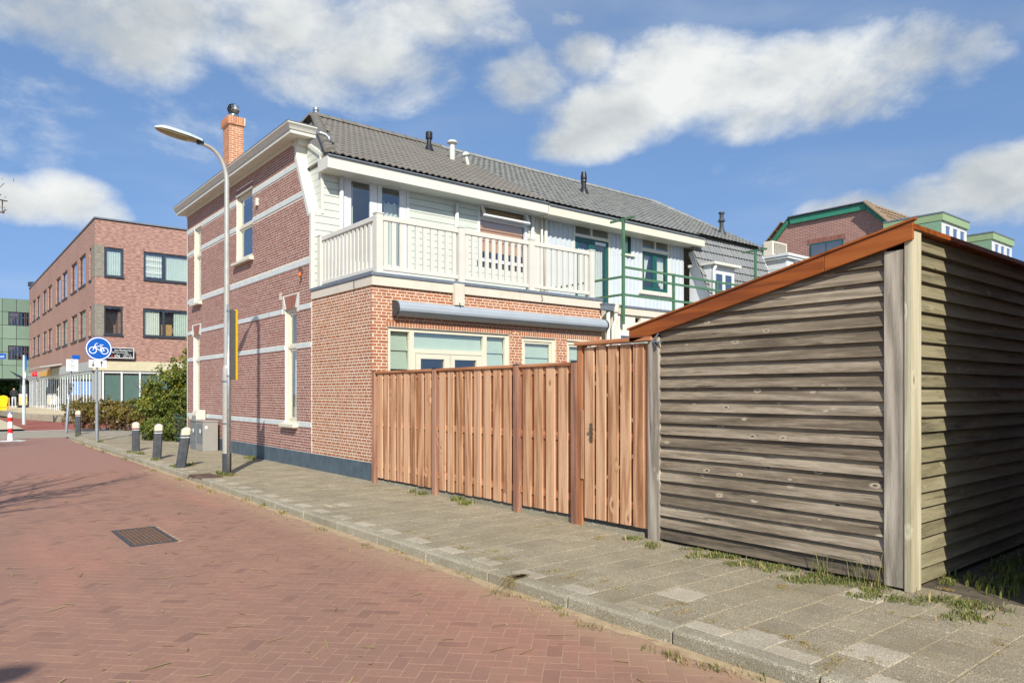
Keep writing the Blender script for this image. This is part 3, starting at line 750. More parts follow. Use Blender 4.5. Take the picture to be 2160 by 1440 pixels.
# rear first floor wall: siding
UD=(6.70,8.28,3.72,6.19); UW=(10.16,11.72,4.72,6.12)
mb=MB(); panel(mb,PYU,6.23,12.05,3.6,6.35,[UD,UW],-.006,.14); panel(mb,PYU,6.03,6.228,3.6,5.2,[],-.006,0); mb.build('rear_wall','dark_grey',house)
z=3.70
while z<6.08:
    z1=min(z+.140,6.09)
    lo=6.06 if z<5.2 else 6.25
    for a,b in((lo,UD[0]-.004),(UD[1]+.004,UW[0]-.004),(UW[1]+.004,12.02)):
        if (a,b)==(UD[1]+.004,UW[0]-.004) and z<UW[2]-.16 : b=UW[1]+.002
        if a==UW[1]+.004 and z<UW[2]-.16: a=UW[1]+.004
        mb=MB(); mb.prism([(a,13.93,z),(a,13.952,z),(a,13.952,z1),(a,13.938,z1)],(b-a,0,0)); mb.build('siding_plank','siding_cream',house)
    z+=.148
# french doors
dr=window(house,PYU,*UD,[(6.78,7.47,3.80,6.12),(7.51,8.20,3.80,6.12)],'upvc_white',.02,name='french_door_frame',gm=None) if False else None
mb=MB(); panel(mb,PYU,*UD,[(6.77,8.21,3.78,6.12)],.03,.10,.1); dr=mb.build('french_doors','upvc_white',house)
for a,b,ga,gb in((6.775,7.485,6.87,7.31),(7.495,8.205,7.60,8.04)):
    mb=MB(); panel(mb,PYU,a,b,3.79,6.11,[(ga,gb,4.35,6.03)],.015,.05,.05); mb.box(ga,gb,13.95-.02,13.95-.012,3.95,4.25)
    lf=mb.build('door_leaf','upvc_white',dr); 
    mb=MB(); mb.box(ga,gb,13.955,13.962,4.35,6.03); mb.build('pane','glass',dr)
    mb=MB(); mb.box(b-.06 if a<7 else a+.03,b-.035 if a<7 else a+.055,13.89,13.93,4.75,4.87); mb.build('handle','steel',dr)
for a,b,zt in((6.83,6.98,6.05),(7.72,8.1,5.75)):
    g=MB(); n=24
    for i in range(n+1):
        u=a+(b-a)*i/n; g.v+=[(u,14.10+.03*math.sin(u*60),3.8),(u,14.10+.015*math.sin(u*60),zt+.03*math.sin(u*45))]
    g.f=[(2*i,2*i+2,2*i+3,2*i+1) for i in range(n)]; g.build('curtain','curtain_white',dr,smooth=True)
# window with a tilted top light and a brown blind
ww=window(house,PYU,*UW,[(10.24,11.64,4.80,5.72),(10.24,11.64,5.79,6.06)],'upvc_white',.03,blind=[(10.26,11.62,4.98,6.04,'blind_brown')])
mb=MB(); a,b=10.22,11.66
T0=Vector((0,13.90,6.07)); ang=R(24); dn=Vector((0,-math.sin(ang),-math.cos(ang))); nm=Vector((0,-math.cos(ang),math.sin(ang)))
def tp(x,s,d): p=T0+dn*s+nm*d; return (x,p.y,p.z)
for x0,x1,s0,s1 in((a,b,0,.055),(a,b,.285,.34),(a,a+.06,.055,.285),(b-.06,b,.055,.285)):
    mb.add([tp(x,s,d) for d in(0,.05) for x,s in((x0,s0),(x1,s0),(x1,s1),(x0,s1))],[(0,3,2,1),(4,5,6,7),(0,1,5,4),(1,2,6,5),(2,3,7,6),(3,0,4,7)])
mb.build('top_light','upvc_white',ww)
mb=MB(); mb.add([tp(a+.06,.055,.02),tp(b-.06,.055,.02),tp(b-.06,.285,.02),tp(a+.06,.285,.02)],[(0,1,2,3)]); mb.build('pane','glass',ww)
for x,zb,zt in((6.62,3.72,6.07),(9.53,3.72,5.96),(11.86,3.72,6.07)):
    mb=MB(); mb.tube([(x,13.87,zb),(x,13.87,zt)],.045,12); mb.build('downpipe','upvc_white',house,smooth=True)
mb=MB(); mb.box(6.13,12.03,13.46,13.95,6.05,6.30); fa=mb.build('fascia','trim_cream',house,bevel=.006)
mb=MB(); mb.box(6.125,12.03,13.42,13.47,6.29,6.315); mb.build('gutter_edge','zinc',fa)
# ------------------------------------------------------------------ flat roof of the extension, fascia, balcony
mb=MB(); mb.box(5.975,11.72,11.30,11.34,3.44,3.60); mb.box(5.975,5.998,11.34,13.93,3.44,3.60); mb.build('balcony_fascia','fascia_weathered',house,bevel=.004)
mb=MB(); mb.box(5.955,11.74,11.28,13.93,3.602,3.668); mb.build('lead_edge','zinc',house,bevel=.012)
mb=MB(); mb.box(7.66,7.87,11.19,11.30,3.20,3.61); mb.build('beam_end','fascia_weathered',house,bevel=.008)
for x,zz in((7.74,3.25),(9.90,3.58)):
    mb=MB(); yy=11.18 if x<8 else 11.29; mb.tube([(x,yy,zz),(x-.01,yy-.03,zz-.03),(x+.015,yy-.03,zz-.07),(x,yy,zz-.11)],.007,6); mb.build('hook','dark_grey',house)
mb=MB(); mb.tube([(5.965,11.95,3.62),(5.93,11.93,3.58),(5.95,11.97,3.53),(5.93,11.94,3.47),(5.97,11.97,3.46)],.006,6); mb.build('hook','dark_grey',house)
rl=empty('balcony_railing',(6.14,11.4,3.67),parent=house)
posts=[(6.14,11.40),(7.91,11.40),(9.68,11.40),(11.45,11.40),(6.14,13.78)]
pm=MB(); pm.box(-.065,.065,-.065,.065,0,1.05); pm.prism([(-.075,-.075,1.05),(.075,-.075,1.05),(.075,.075,1.05),(-.075,.075,1.05)],(0,0,.02)); pm.add([(-.07,-.07,1.07),(.07,-.07,1.07),(.07,.07,1.07),(-.07,.07,1.07),(0,0,1.09)],[(0,1,4),(1,2,4),(2,3,4),(3,0,4)])
pme=bpy.data.meshes.new('post'); pme.from_pydata(pm.v,[],pm.f); pme.materials.append(MATS['rail_cream'])
for x,y in posts: inst(pme,'post',rl,(x,y,3.67))
bme={}
for k,ax in enumerate('xy'):
    g=MB(); g.box(-.042,.042,-.016,.016,3.79-3.67,4.62-3.67) if ax=='x' else g.box(-.016,.016,-.042,.042,.12,.95)
    m_=bpy.data.meshes.new('baluster'); m_.from_pydata(g.v,[],g.f); m_.materials.append(MATS['rail_cream']); bme[ax]=m_
for (x0,x1) in((6.14,7.91),(7.91,9.68),(9.68,11.45)):
    for z0,z1,t_ in((4.615,4.705,.035),(3.73,3.80,.03)):
        mb=MB(); mb.box(x0+.065,x1-.065,11.40-t_,11.40+t_,z0,z1); mb.build('rail','rail_cream',rl,bevel=.008)
    n=10
    for i in range(n): inst(bme['x'],'baluster',rl,(x0+.065+(x1-x0-.13)*(i+.5)/n,11.40,3.67))
for z0,z1,t_ in((4.615,4.705,.035),(3.73,3.80,.03)):
    mb=MB(); mb.box(6.14-t_,6.14+t_,11.465,13.715,z0,z1); mb.build('rail','rail_cream',rl,bevel=.008)
for i in range(14): inst(bme['y'],'baluster',rl,(6.14,11.465+2.25*(i+.5)/14,3.67))
# garden side windows of the extension
u=window(house,PYE,6.31,9.08,.05,2.73,[(6.38,6.77,.30,2.66),(6.87,8.45,2.36,2.66),(8.54,9.0,.30,2.66),(6.90,8.42,.12,2.28)],'frame_cream',-.04,
   blind=[(6.38,6.77,1.98,2.66,'blind_green'),(6.87,8.45,2.36,2.66,'blind_green'),(8.54,9.0,1.7,2.66,'blind_green')],gm='glass')
for a,b in((6.91,7.66),(7.67,8.41)):
    mb=MB(); panel(mb,PYE,a,b,.13,2.27,[(a+.10,b-.13,.5,2.18)],-.03,.05,.05); mb.build('garden_door','frame_cream',u)
for a,b,zt in((9.42,10.35,2.70),(10.68,11.55,2.68)):
    window(house,PYE,a,b,.9,zt,[(a+.08,b-.08,.98,zt-.08)],'frame_cream',-.04,blind=[(a+.1,b-.1,1.4,zt-.12,'blind_green')],sash='frame_cream')
# awning cassette
aw=empty('awning_cassette',(9.0,11.25,2.92),'long closed grey awning cassette above the garden doors','awning')
prof=[(0,2.93),(-.03,2.915),(-.15,2.945),(-.20,2.99),(-.215,3.05),(-.20,3.12),(-.15,3.17),(-.06,3.20),(0,3.20)]
mb=MB(); mb.prism([(6.42,11.335+y,z) for y,z in prof],(5.30,0,0)); mb.build('cassette','awning_grey',aw,bevel=.004)
mb=MB(); mb.box(6.43,11.71,11.117,11.125,3.0,3.006); mb.build('seam','dark_grey',aw)
for x in(6.385,11.722):
    mb=MB(); mb.prism([(x,11.335+y*1.05,2.93+(z-2.93)*1.04-.005) for y,z in prof],(.032,0,0)); mb.build('end_cap','dark_grey',aw)
# small fittings on the street wall
mb=MB(); pl_box(mb,PX,17.0,17.12,5.98,6.16,0,.06); mb.build('vent_box','trim_cream',house,bevel=.01)
mb=MB(); pl_box(mb,PX,15.57,15.69,3.60,3.76,-.01,.012); mb.build('air_grille','fascia_weathered',house)
mb=MB(); mb.tube([(5.99,14.36,4.10),(5.93,14.36,4.12)],.012,6); mb.box(5.91,5.95,14.33,14.39,4.08,4.16); mb.build('wall_hook','iron_cover',house)
mb=MB(); mb.lathe((5.93,14.38,3.96),[(.02,0),(.035,.02),(.03,.06),(.012,.09)],8); mb.build('wall_lamp','orange_thing',house,smooth=True)
# ------------------------------------------------------------------ tiled roofs
EY,EZ,RYD,RZ=13.42,6.335,18.5,9.03
SA=math.atan2(RZ-EZ,RYD-EY); SLEN=math.hypot(RZ-EZ,RYD-EY)
def tile_mesh(name,wd,ln,waves,amp,m,seg=6,lift=.03,ph=0.):
    mb=MB(); n=waves*seg; top=[];bot=[];lip=[]
    for i in range(n+1):
        x=wd*i/n; hgt=amp*(.5-.5*math.cos(2*math.pi*waves*i/n+ph))**.7
        bot.append((x,0,lift+hgt)); top.append((x,ln,hgt)); lip.append((x,0,lift+hgt-.022))
    mb.add(bot+top+lip,[(i,i+1,n+2+i,n+1+i) for i in range(n)]+[(2*n+2+i,2*n+3+i,i+1,i) for i in range(n)])
    me=bpy.data.meshes.new(name); me.from_pydata(mb.v,[],mb.f); me.materials.append(MATS[m])
    return me,mb
def tile_roof(roof,x0,x1,wd,pitch,me,mb,m,keep,limit=300,ey=EY,ez=EZ,sa=SA,slen=SLEN,stuff='roof_tile_field'):
    rows=int(slen/pitch); pitch=slen/rows; cols=int(round((x1-x0)/wd)); k=0; rest=MB()
    ca,sa_=math.cos(sa),math.sin(sa); lst=[]
    for r in range(rows):
        for c_ in range(cols):
            X=x0+c_*(x1-x0)/cols; s=r*pitch
            if not keep(X+wd/2,ey+ca*(s+pitch/2)): continue
            lst.append((X,s))
    lst.sort(key=lambda t:Vector((t[0],ey+ca*t[1],ez+sa_*t[1])).length)
    for X,s in lst:
        dx,dz=rng.uniform(-.003,.003),rng.uniform(-.002,.003)
        Y,Z=ey+ca*s,ez+sa_*s+dz
        if k<limit: inst(me,'roof_tile',roof,(X+dx,Y,Z),(sa,0,0)); k+=1
        else: rest.add([(X+dx+a,Y+ca*b-sa_*h,Z+sa_*b+ca*h) for a,b,h in mb.v],mb.f)
    if rest.v: rest.build(stuff,m,roof,kind='stuff')
def ridge_caps(roof,p,q,m,r=.12,ln=.40):
    p,q=Vector(p),Vector(q); d=(q-p); n=max(1,int(d.length/ln)); d/=n; u=d.normalized(); sd=u.cross(Vector((0,0,1))).normalized(); up=sd.cross(u)
    g=MB(); sg=8
    for e,rr in((0,r*1.08),(.12,r*1.0),(1.06,r*.93)):
        for k in range(sg+1):
            t=math.pi*k/sg; v=u*(d.length*e)+sd*math.cos(t)*rr*1.15+up*(math.sin(t)*rr-.03); g.v.append(tuple(v))
    w_=sg+1
    g.f=[(a*w_+k,a*w_+k+1,(a+1)*w_+k+1,(a+1)*w_+k) for a in(0,1) for k in range(sg)]+[tuple(range(w_))]
    me=bpy.data.meshes.new('ridge_tile'); me.from_pydata(g.v,[],g.f); me.materials.append(MATS[m])
    for i in range(n): inst(me,'ridge_tile',roof,p+d*i)
def roof_plane(X0b,X1b,X0t,X1t,off=-.05,mb=None):
    mb=mb or MB(); mb.add([(X0b,EY,EZ+off),(X1b,EY,EZ+off),(X1t,RYD,RZ+off),(X0t,RYD,RZ+off)],[(0,1,2,3)]); 
    mb.add([(X0b,2*RYD-EY,EZ+off),(X1b,2*RYD-EY,EZ+off),(X1t,RYD,RZ+off),(X0t,RYD,RZ+off)],[(0,1,2,3)]); return mb
HX=lambda Y:6.16+(Y-EY)/(RYD-EY)*(8.06-6.16)
mb=roof_plane(6.16,12.0,8.06,12.0); mb.add([(6.16,EY,EZ-.05),(8.06,RYD,RZ-.05),(6.16,2*RYD-EY,EZ-.05)],[(0,1,2)]); mb.box(6.2,12.,13.5,23.2,6.24,6.28)
roofA=mb.build('roof','tile_dark',house)
tm=tile_mesh('roof_tile',.306,.37,2,.036,'tile_dark',seg=8,lift=.020)
tile_roof(roofA,6.20,12.02,.306,.339,*tm,'tile_dark',lambda X,Y:X>HX(Y)+.12)
ridge_caps(roofA,(8.0,RYD,RZ+.03),(12.0,RYD,RZ+.03),'tile_dark')
ridge_caps(roofA,(6.22,13.55,6.42),(8.02,18.42,RZ+.0),'tile_dark',.10,.36); ridge_caps(roofA,(8.02,18.6,RZ+.05),(6.22,23.4,6.42),'tile_dark',.12,.30)
mb=MB(); mb.tube([(8.08,18.5,9.0),(8.08,18.5,9.2)],.06,12); mb.lathe((8.08,18.5,9.2),[(.085,0),(.085,.07),(.05,.07)],12); mb.build('vent_pipe','galvanised',roofA,smooth='auto')
def flue(roof,x,y,h,r,m,cowl,lean=0.,name='flue'):
    z=EZ+(y-EY)*(RZ-EZ)/(RYD-EY); mb=MB()
    p0,p1=Vector((x,y,z-.05)),Vector((x-lean,y,z+h)); d=(p1-p0).normalized()
    mb.tube([p0,p1],r,14)
    if cowl=='cap': mb.lathe(p1-d*.16,[(r*1.45,0),(r*1.5,.02),(r*1.5,.18),(r*1.2,.2)],14,d); mb.lathe((x,y,z-.03),[(r*2.4,0),(r*1.7,.10),(r*1.1,.2)],14)
    if cowl=='hat': mb.lathe(p1,[(r*.7,-.03),(r*2.0,-.02),(r*2.05,.0),(r*1.4,.05),(.005,.08)],16,d)
    if cowl=='cone': mb.lathe((x,y,z-.03),[(r*2.2,0),(r*1.8,.12),(r*1.1,.22)],14); mb.lathe(p1-d*.34,[(r*1.05,0),(r*1.3,.02),(r*1.3,.06),(r*1.15,.09),(r*1.35,.12),(r*1.35,.16),(r*1.0,.34)],14,d)
    if cowl=='multi': mb.lathe((x,y,z-.03),[(r*2.2,0),(r*1.6,.14),(r*1.05,.24)],14); mb.lathe(p1-d*.34,[(r,0),(r*1.9,.03),(r*1.0,.14),(r*.8,.27),(r*1.5,.29),(r*1.5,.34)],14,d)
    o=mb.build(name,m,roof,smooth='auto'); return o
flue(roofA,10.93,17.3,.50,.065,'black_plastic','cap'); flue(roofA,11.18,16.5,.50,.075,'trim_cream','hat'); flue(roofA,11.52,16.2,.30,.05,'trim_cream','hat',.10)
# chimney
ch=empty('chimney',(6.72,21.0,7.0),parent=house)
cx0,cx1,cy0,cy1=6.50,6.90,20.80,21.34
mb=MB(); mb.box(cx0,cx1,cy0,cy1,6.9,9.36); mb.build('core','mortar_warm',ch)
z=7.30; i=0; cb={}
def cbrick(ax,l,h=.052):
    k=(ax,round(l,3),h)
    if k not in cb: cb[k]=brick_mesh('chimney_brick',l,h,.03,ax,'brick_chimney')
    return cb[k]
def crow(z,h,ex,cell,off):
    for ax,u0,u1,c0 in(('Y',cx0-ex,cx1+ex,cy0-ex),('X',cy0-ex,cy1+ex,cx0-ex)):
        x=u0+off-cell if off else u0
        while x<u1-.01:
            a,b=max(x,u0),min(x+cell-.011,u1)
            if b-a>.03: inst(cbrick(ax,b-a,h),'chimney_brick',ch,PP((ax,c0),(a+b)/2,z+h/2,.005))
            x+=cell
while z<9.14: crow(z,.052,0,.205,.1 if i%2 else 0); z+=.0632; i+=1
mb=MB(); mb.box(cx0-.04,cx1+.04,cy0-.04,cy1+.04,9.15,9.38); mb.build('crown','mortar_warm',ch)
crow(9.152,.052,.045,.205,.05); crow(9.215,.16,.045,.066,0)
mb=MB(); mb.lathe((6.70,21.05,9.38),[(.13,0),(.13,.06),(.16,.06),(.17,.09),(.16,.12),(.12,.13)],18); rv=mb.build('rotor_base','steel',ch,smooth='auto')
mb=MB()
for k in range(16):
    t=2*math.pi*k/16; ct,st=math.cos(t),math.sin(t)
    pr=[(.05,.14),(.13,.18),(.165,.26),(.165,.32),(.13,.40),(.05,.44)]
    for (r0,h0),(r1,h1) in zip(pr,pr[1:]):
        w_=.045
        mb.add([(6.70+r0*ct-w_*st*.6,21.05+r0*st+w_*ct*.6,9.38+h0),(6.70+(r0*.82)*ct+w_*st*.6,21.05+(r0*.82)*st-w_*ct*.6,9.38+h0),(6.70+(r1*.82)*ct+w_*st*.6,21.05+(r1*.82)*st-w_*ct*.6,9.38+h1),(6.70+r1*ct-w_*st*.6,21.05+r1*st+w_*ct*.6,9.38+h1)],[(0,1,2,3)])
mb.lathe((6.70,21.05,9.38),[(.07,.43),(.06,.455),(.01,.465)],14); mb.build('rotor','steel',ch,smooth='auto')
mb=MB(); mb.box(cx0-.02,cx0+.3,cy0-.03,cy0-.005,7.0,7.55); mb.build('lead_flashing','dark_grey',ch)
# ------------------------------------------------------------------ neighbour with pale blue corrugated cladding
hb=empty('terraced_house',(15,16,0),'terraced house with pale blue corrugated cladding and green framed doors','house','terraced houses in the row')
BD=(13.37,14.77,3.60,6.12); BS=(15.25,15.66,5.52,6.12); BW=(16.08,17.36,4.50,6.10)
mb=MB(); panel(mb,PYU,12.06,18.1,0,6.35,[BD,BS,BW],-.02,.14); mb.box(18.0,18.1,13.98,23,0,6.3); mb.box(12.1,18,14.6,14.7,3.4,3.55); mb.box(12.06,18.1,23,23.1,0,6.3); mb.box(12.1,18.0,16.5,16.6,3.5,6.3)
mb.build('wall','stucco_cream',hb)
def corrug(x0,x1,z0,z1,name='cladding_sheet',m='cladding_blue',y=13.95,p=.17,dp=.03):
    mb=MB(); xs=[]; x=math.floor(x0/p)*p
    while x<x1+p:
        for f,d in((0,0),(.38,0),(.5,dp),(.88,dp)): xs.append((x+f*p,d))
        x+=p
    xs=[(min(max(a,x0),x1),d) for a,d in xs]
    xs=[e for i,e in enumerate(xs) if i==0 or e[0]>xs[i-1][0]+1e-5]
    for a,d in xs: mb.v+=[(a,y-d,z0),(a,y-d,z1)]
    mb.f=[(2*i,2*i+2,2*i+3,2*i+1) for i in range(len(xs)-1)]
    mb.build(name,m,hb)
corrug(12.36,13.37,3.6,6.06); corrug(14.77,15.25,3.6,6.06); corrug(15.25,15.66,3.6,5.50); corrug(15.66,16.08,3.6,6.06); corrug(16.08,17.36,3.6,4.48); corrug(17.36,18.08,3.6,6.06)
for x,m_ in((12.16,'trim_cream'),(12.30,'trim_cream')):
    mb=MB(); mb.tube([(x,13.86,3.6),(x,13.86,6.06)],.045 if x>12.2 else .03,10); mb.build('downpipe',m_,hb,smooth=True)
mb=MB(); mb.box(12.045,18.45,13.44,13.95,6.03,6.262); fb=mb.build('fascia','frame_cream',hb,bevel=.006)
mb=MB(); mb.box(12.05,18.44,13.40,13.45,6.255,6.28); mb.build('gutter_edge','zinc',fb)
# green double door with white fanlights
wd=window(hb,PYU,*BD,[(13.43,14.02,5.84,6.05),(14.08,14.71,5.84,6.05),(13.42,14.72,3.66,5.76)],'frame_cream',.01,name='door_frame',gm='glass')
for a,b in((13.425,14.06),(14.07,14.715)):
    mb=MB(); panel(mb,PYU,a,b,3.66,5.755,[(a+.11,b-.11,3.98,5.62)],-.005,.04,.04); mb.build('green_door','green_frame',wd)
    g=MB(); n=30
    for i in range(n+1):
        uu=a+.1+(b-a-.2)*i/n; g.v+=[(uu,14.10+.02*math.sin(uu*70),3.95),(uu,14.10+.01*math.sin(uu*70),5.5+.02*math.sin(uu*50))]
    g.f=[(2*i,2*i+2,2*i+3,2*i+1) for i in range(n)]; g.build('curtain','curtain_white',wd,smooth=True)
mb=MB(); mb.box(14.19,14.60,13.94,13.95,5.62,5.70); mb.build('white_strip','upvc_white',wd)
window(hb,PYU,*BS,[(15.30,15.61,5.58,6.07)],'green_frame',.0,blind=[(15.3,15.61,5.6,5.9,'curtain_green')])
mb=MB(); mb.box(15.2,15.76,13.86,13.98,5.46,5.515); mb.build('sill','frame_cream',hb)
w_=window(hb,PYU,*BW,[(16.14,16.69,5.80,6.05),(16.75,17.30,5.80,6.05),(16.14,17.30,4.56,5.70)],'frame_cream',.01)
for a,b in((16.145,16.715),(16.725,17.295)):
    mb=MB(); panel(mb,PYU,a,b,4.565,5.695,[(a+.085,b-.085,4.66,5.60)],-.005,.04,.04); mb.build('casement','green_frame',w_)
for a,b,k in((16.2,16.62,1),(16.82,17.25,-1)):
    g=MB(); n=26
    for i in range(n+1):
        f=i/n; uu=a+(b-a)*f; sw=(.5+.5*math.cos(f*3.1)) if k>0 else (.5-.5*math.cos(f*3.1))
        g.v+=[(a+(b-a)*(f*.55 if k>0 else .2+.8*f),14.09+.02*math.sin(uu*75),4.62+.3*(1-sw)),(uu,14.09+.012*math.sin(uu*75),5.62)]
    g.f=[(2*i,2*i+2,2*i+3,2*i+1) for i in range(n)]; g.build('curtain','curtain_white',w_,smooth=True)
mb=MB(); mb.box(15.96,17.55,13.82,13.98,4.425,4.49); mb.build('sill','frame_cream',w_)
# its flat roofed ground floor and green terrace railing
mb=MB(); panel(mb,('Y',11.32),12.06,18.6,0,3.36,[(12.85,13.05,3.2,3.32),(12.28,13.6,.9,2.95)],0,.1); mb.box(12.06,12.1,11.34,13.9,0,3.5); mb.box(12.06,18.6,11.40,13.93,3.46,3.50); mb.box(12.1,18.5,11.9,12.0,0,3.3); mb.build('ground_floor_wall','stucco_cream',hb)
mb=MB(); mb.box(12.06,18.62,11.27,11.32,3.36,3.515); mb.build('terrace_fascia','fascia_weathered',hb)
mb=MB(); mb.box(12.05,18.63,11.25,13.92,3.517,3.565); mb.build('lead_edge','zinc',hb)
window(hb,('Y',11.32),12.28,13.6,.9,2.95,[(12.36,13.52,.98,2.87)],'upvc_white',0.,blind=[(12.36,13.52,1.2,2.87,'curtain_white')])
mb=MB(); mb.box(11.66,11.98,11.17,11.30,3.40,3.53); mb.box(11.64,12.0,11.155,11.31,3.53,3.555); mb.build('hopper','zinc',house)
for pts in ([(11.86,11.25,3.42),(11.86,11.25,.1)],[(12.08,11.22,3.5),(12.08,11.22,3.2),(12.02,11.22,3.08),(11.99,11.22,3.0),(11.99,11.22,.1)]):
    mb=MB(); mb.tube(pts,.045,10); mb.build('downpipe','trim_cream',hb,smooth=True)
mb=MB(); mb.lathe((12.08,11.22,3.36),[(.055,0),(.075,.02),(.08,.22),(.055,.22)],12); mb.build('pipe_collar','fascia_weathered',hb,smooth='auto')
gr=empty('terrace_railing',(12.31,11.22,3.5),parent=hb)
for x,z0,z1,t_ in((12.31,3.12,5.50,.03),(14.12,3.45,4.46,.028),(15.88,3.45,4.46,.028),(17.67,3.45,5.45,.03)):
    mb=MB(); mb.box(x-t_,x+t_,11.20-t_,11.20+t_,z0,z1); mb.build('post','green_rail',gr,bevel=.004)
    if z1>5:
        mb=MB(); mb.bar((x,10.85,z1+.02),(x,11.6,z1+.02),.045,.045); mb.build('cross_bar','green_rail',gr)
for z in(4.43,4.21,3.80):
    mb=MB(); mb.box(12.34,19.4,11.18,11.22,z-.025,z+.025); mb.build('rail','green_rail',gr)
for z in(4.21,3.80):
    mb=MB(); mb.box(12.29,12.33,11.23,13.9,z-.025,z+.025); mb.build('rail','green_rail',gr)
mb=roof_plane(12.02,18.1,12.02,18.1); roofB=mb.build('roof','tile_grey',hb)
tm2=tile_mesh('roof_tile',.2,.33,1,.018,'tile_grey',seg=6,lift=.036)
tile_roof(roofB,12.04,18.12,.20,.288,*tm2,'tile_grey',lambda X,Y:True)
ridge_caps(roofB,(12.05,RYD,RZ+.02),(18.1,RYD,RZ+.02),'tile_grey')
flue(roofB,16.12,16.35,.68,.075,'black_plastic','cone')
# ------------------------------------------------------------------ third house, grey mansard
hc=empty('terraced_house',(20,16,0),'terraced house with a grey tiled mansard and a small white dormer','house','terraced houses in the row')
mb=MB(); mb.box(18.12,22.1,13.2,23,0,3.4); mb.add([(22.1,12.6,3.4),(22.1,13.93,6.5),(22.1,RYD,RZ-.05),(22.1,23,6.3),(22.1,23,3.4)],[(0,1,2,3,4)]); mb.build('wall','stucco_cream',hc)
mb=MB(); k0=(6.5-EZ)/(RZ-EZ); yk=EY+(RYD-EY)*k0
mb.add([(18.1,13.75,EZ+(13.75-EY)*(RZ-EZ)/(RYD-EY)-.04),(22.12,13.75,EZ+(13.75-EY)*(RZ-EZ)/(RYD-EY)-.04),(22.12,RYD,RZ-.05),(18.1,RYD,RZ-.05)],[(0,1,2,3)]); mb.add([(18.1,23.5,EZ),(22.12,23.5,EZ),(22.12,RYD,RZ-.05),(18.1,RYD,RZ-.05)],[(0,1,2,3)])
mb.add([(18.1,12.6,3.36),(22.12,12.6,3.36),(22.12,13.88,6.44),(18.1,13.88,6.44)],[(0,1,2,3)])
roofC=mb.build('roof','tile_grey',hc)
tile_roof(roofC,18.12,22.14,.20,.288,*tm2,'tile_grey',lambda X,Y:Y>13.8,limit=150)
tm3=tile_mesh('roof_tile',.30,.36,2,.022,'tile_mansard',seg=6,lift=.05)
tile_roof(roofC,18.12,22.12,.30,.30,*tm3,'tile_mansard',lambda X,Y:not(18.3<X<19.5 and Y<13.35),limit=150,ey=12.6,ez=3.4,sa=math.atan2(3.1,1.3),slen=3.36,stuff='mansard_tile_field')
ridge_caps(roofC,(18.1,RYD,RZ+.02),(22.1,RYD,RZ+.02),'tile_grey')
ridge_caps(roofC,(22.1,13.95,6.55),(22.1,RYD-.1,RZ+.0),'tile_grey',.10,.36)
mb=MB(); mb.bar((22.16,13.95,6.5),(22.16,12.6,3.35),.08,.10); mb.build('verge_flashing','cladding_blue',hc)
flue(roofC,20.98,14.6,.75,.07,'dark_grey','multi')
mb=MB(); mb.box(18.3,19.5,13.1,13.9,3.4,5.42); dm=mb.build('dormer','upvc_white',hc)
mb=MB(); mb.box(18.22,19.62,12.92,13.9,5.42,5.50); mb.build('dormer_roof','trim_cream',dm)
mb=MB(); mb.tube([(18.36,12.98,5.38),(18.33,13.03,5.25),(18.33,13.04,3.5)],.05,10); mb.build('downpipe','upvc_white',dm,smooth=True)
mb=MB(); mb.bar((18.27,13.85,5.9),(18.27,12.75,3.5),.05,.14); mb.build('cheek_trim','upvc_white',dm)
for a in(18.46,18.94):
    mb=MB(); panel(mb,('Y',13.09),a,a+.46,4.0,5.25,[(a+.06,a+.40,4.08,5.17)],.005,.03,.03); mb.build('casement','upvc_white',dm)
    mb=MB(); mb.box(a+.06,a+.40,13.094,13.098,4.08,5.17); mb.build('pane','glass_dark',dm)
# ------------------------------------------------------------------ fourth house: white dormer, air conditioner on it
hd=empty('terraced_house',(24.5,16,0),'terraced house behind the shed showing only a white boxed dormer','house','terraced houses in the row')
mb=MB(); mb.box(22.3,27,14,22.5,0,5.6); mb.build('wall','stucco_cream',hd)
mb=MB(); mb.add([(22.2,13.2,4.4),(27.1,13.2,4.4),(27.1,17,6.2),(22.2,17,6.2)],[(0,1,2,3)]); mb.build('roof','tile_mansard',hd)
mb=MB(); mb.box(22.8,26,13.25,16,4.4,6.16); dq=mb.build('dormer','upvc_white',hd)
mb=MB(); mb.box(22.70,26.1,13.15,16,6.16,6.24); mb.box(22.66,26.14,13.11,16,6.24,6.33); mb.build('dormer_cornice','upvc_white',dq)
mb=MB(); mb.box(22.775,22.795,13.45,14.3,4.6,5.86); mb.build('cheek_panel','cladding_blue',dq)
mb=MB(); mb.box(23.0,23.3,13.05,13.12,5.7,6.1); mb.build('outdoor_lamp','zinc',dq)
ac=empty('air_conditioner',(23.15,14.1,6.33),'beige outdoor air conditioning unit on top of the white dormer','air conditioner')
mb=MB(); mb.box(22.8,23.75,13.78,14.15,6.36,6.86); mb.build('casing','fascia_weathered',ac,bevel=.02)
mb=MB(); mb.box(22.9,23.65,13.765,13.778,6.42,6.80); mb.build('fan_panel','dark_grey',ac)
for k in range(12):
    mb=MB(); x=22.92+k*.062; mb.box(x,x+.012,13.75,13.764,6.42,6.80); mb.build('grille_bar','fascia_weathered',ac)
for k in range(2):
    mb=MB(); mb.box(22.9+k*.6,22.98+k*.6,13.8,14.1,6.33,6.36); mb.build('foot','dark_grey',ac)
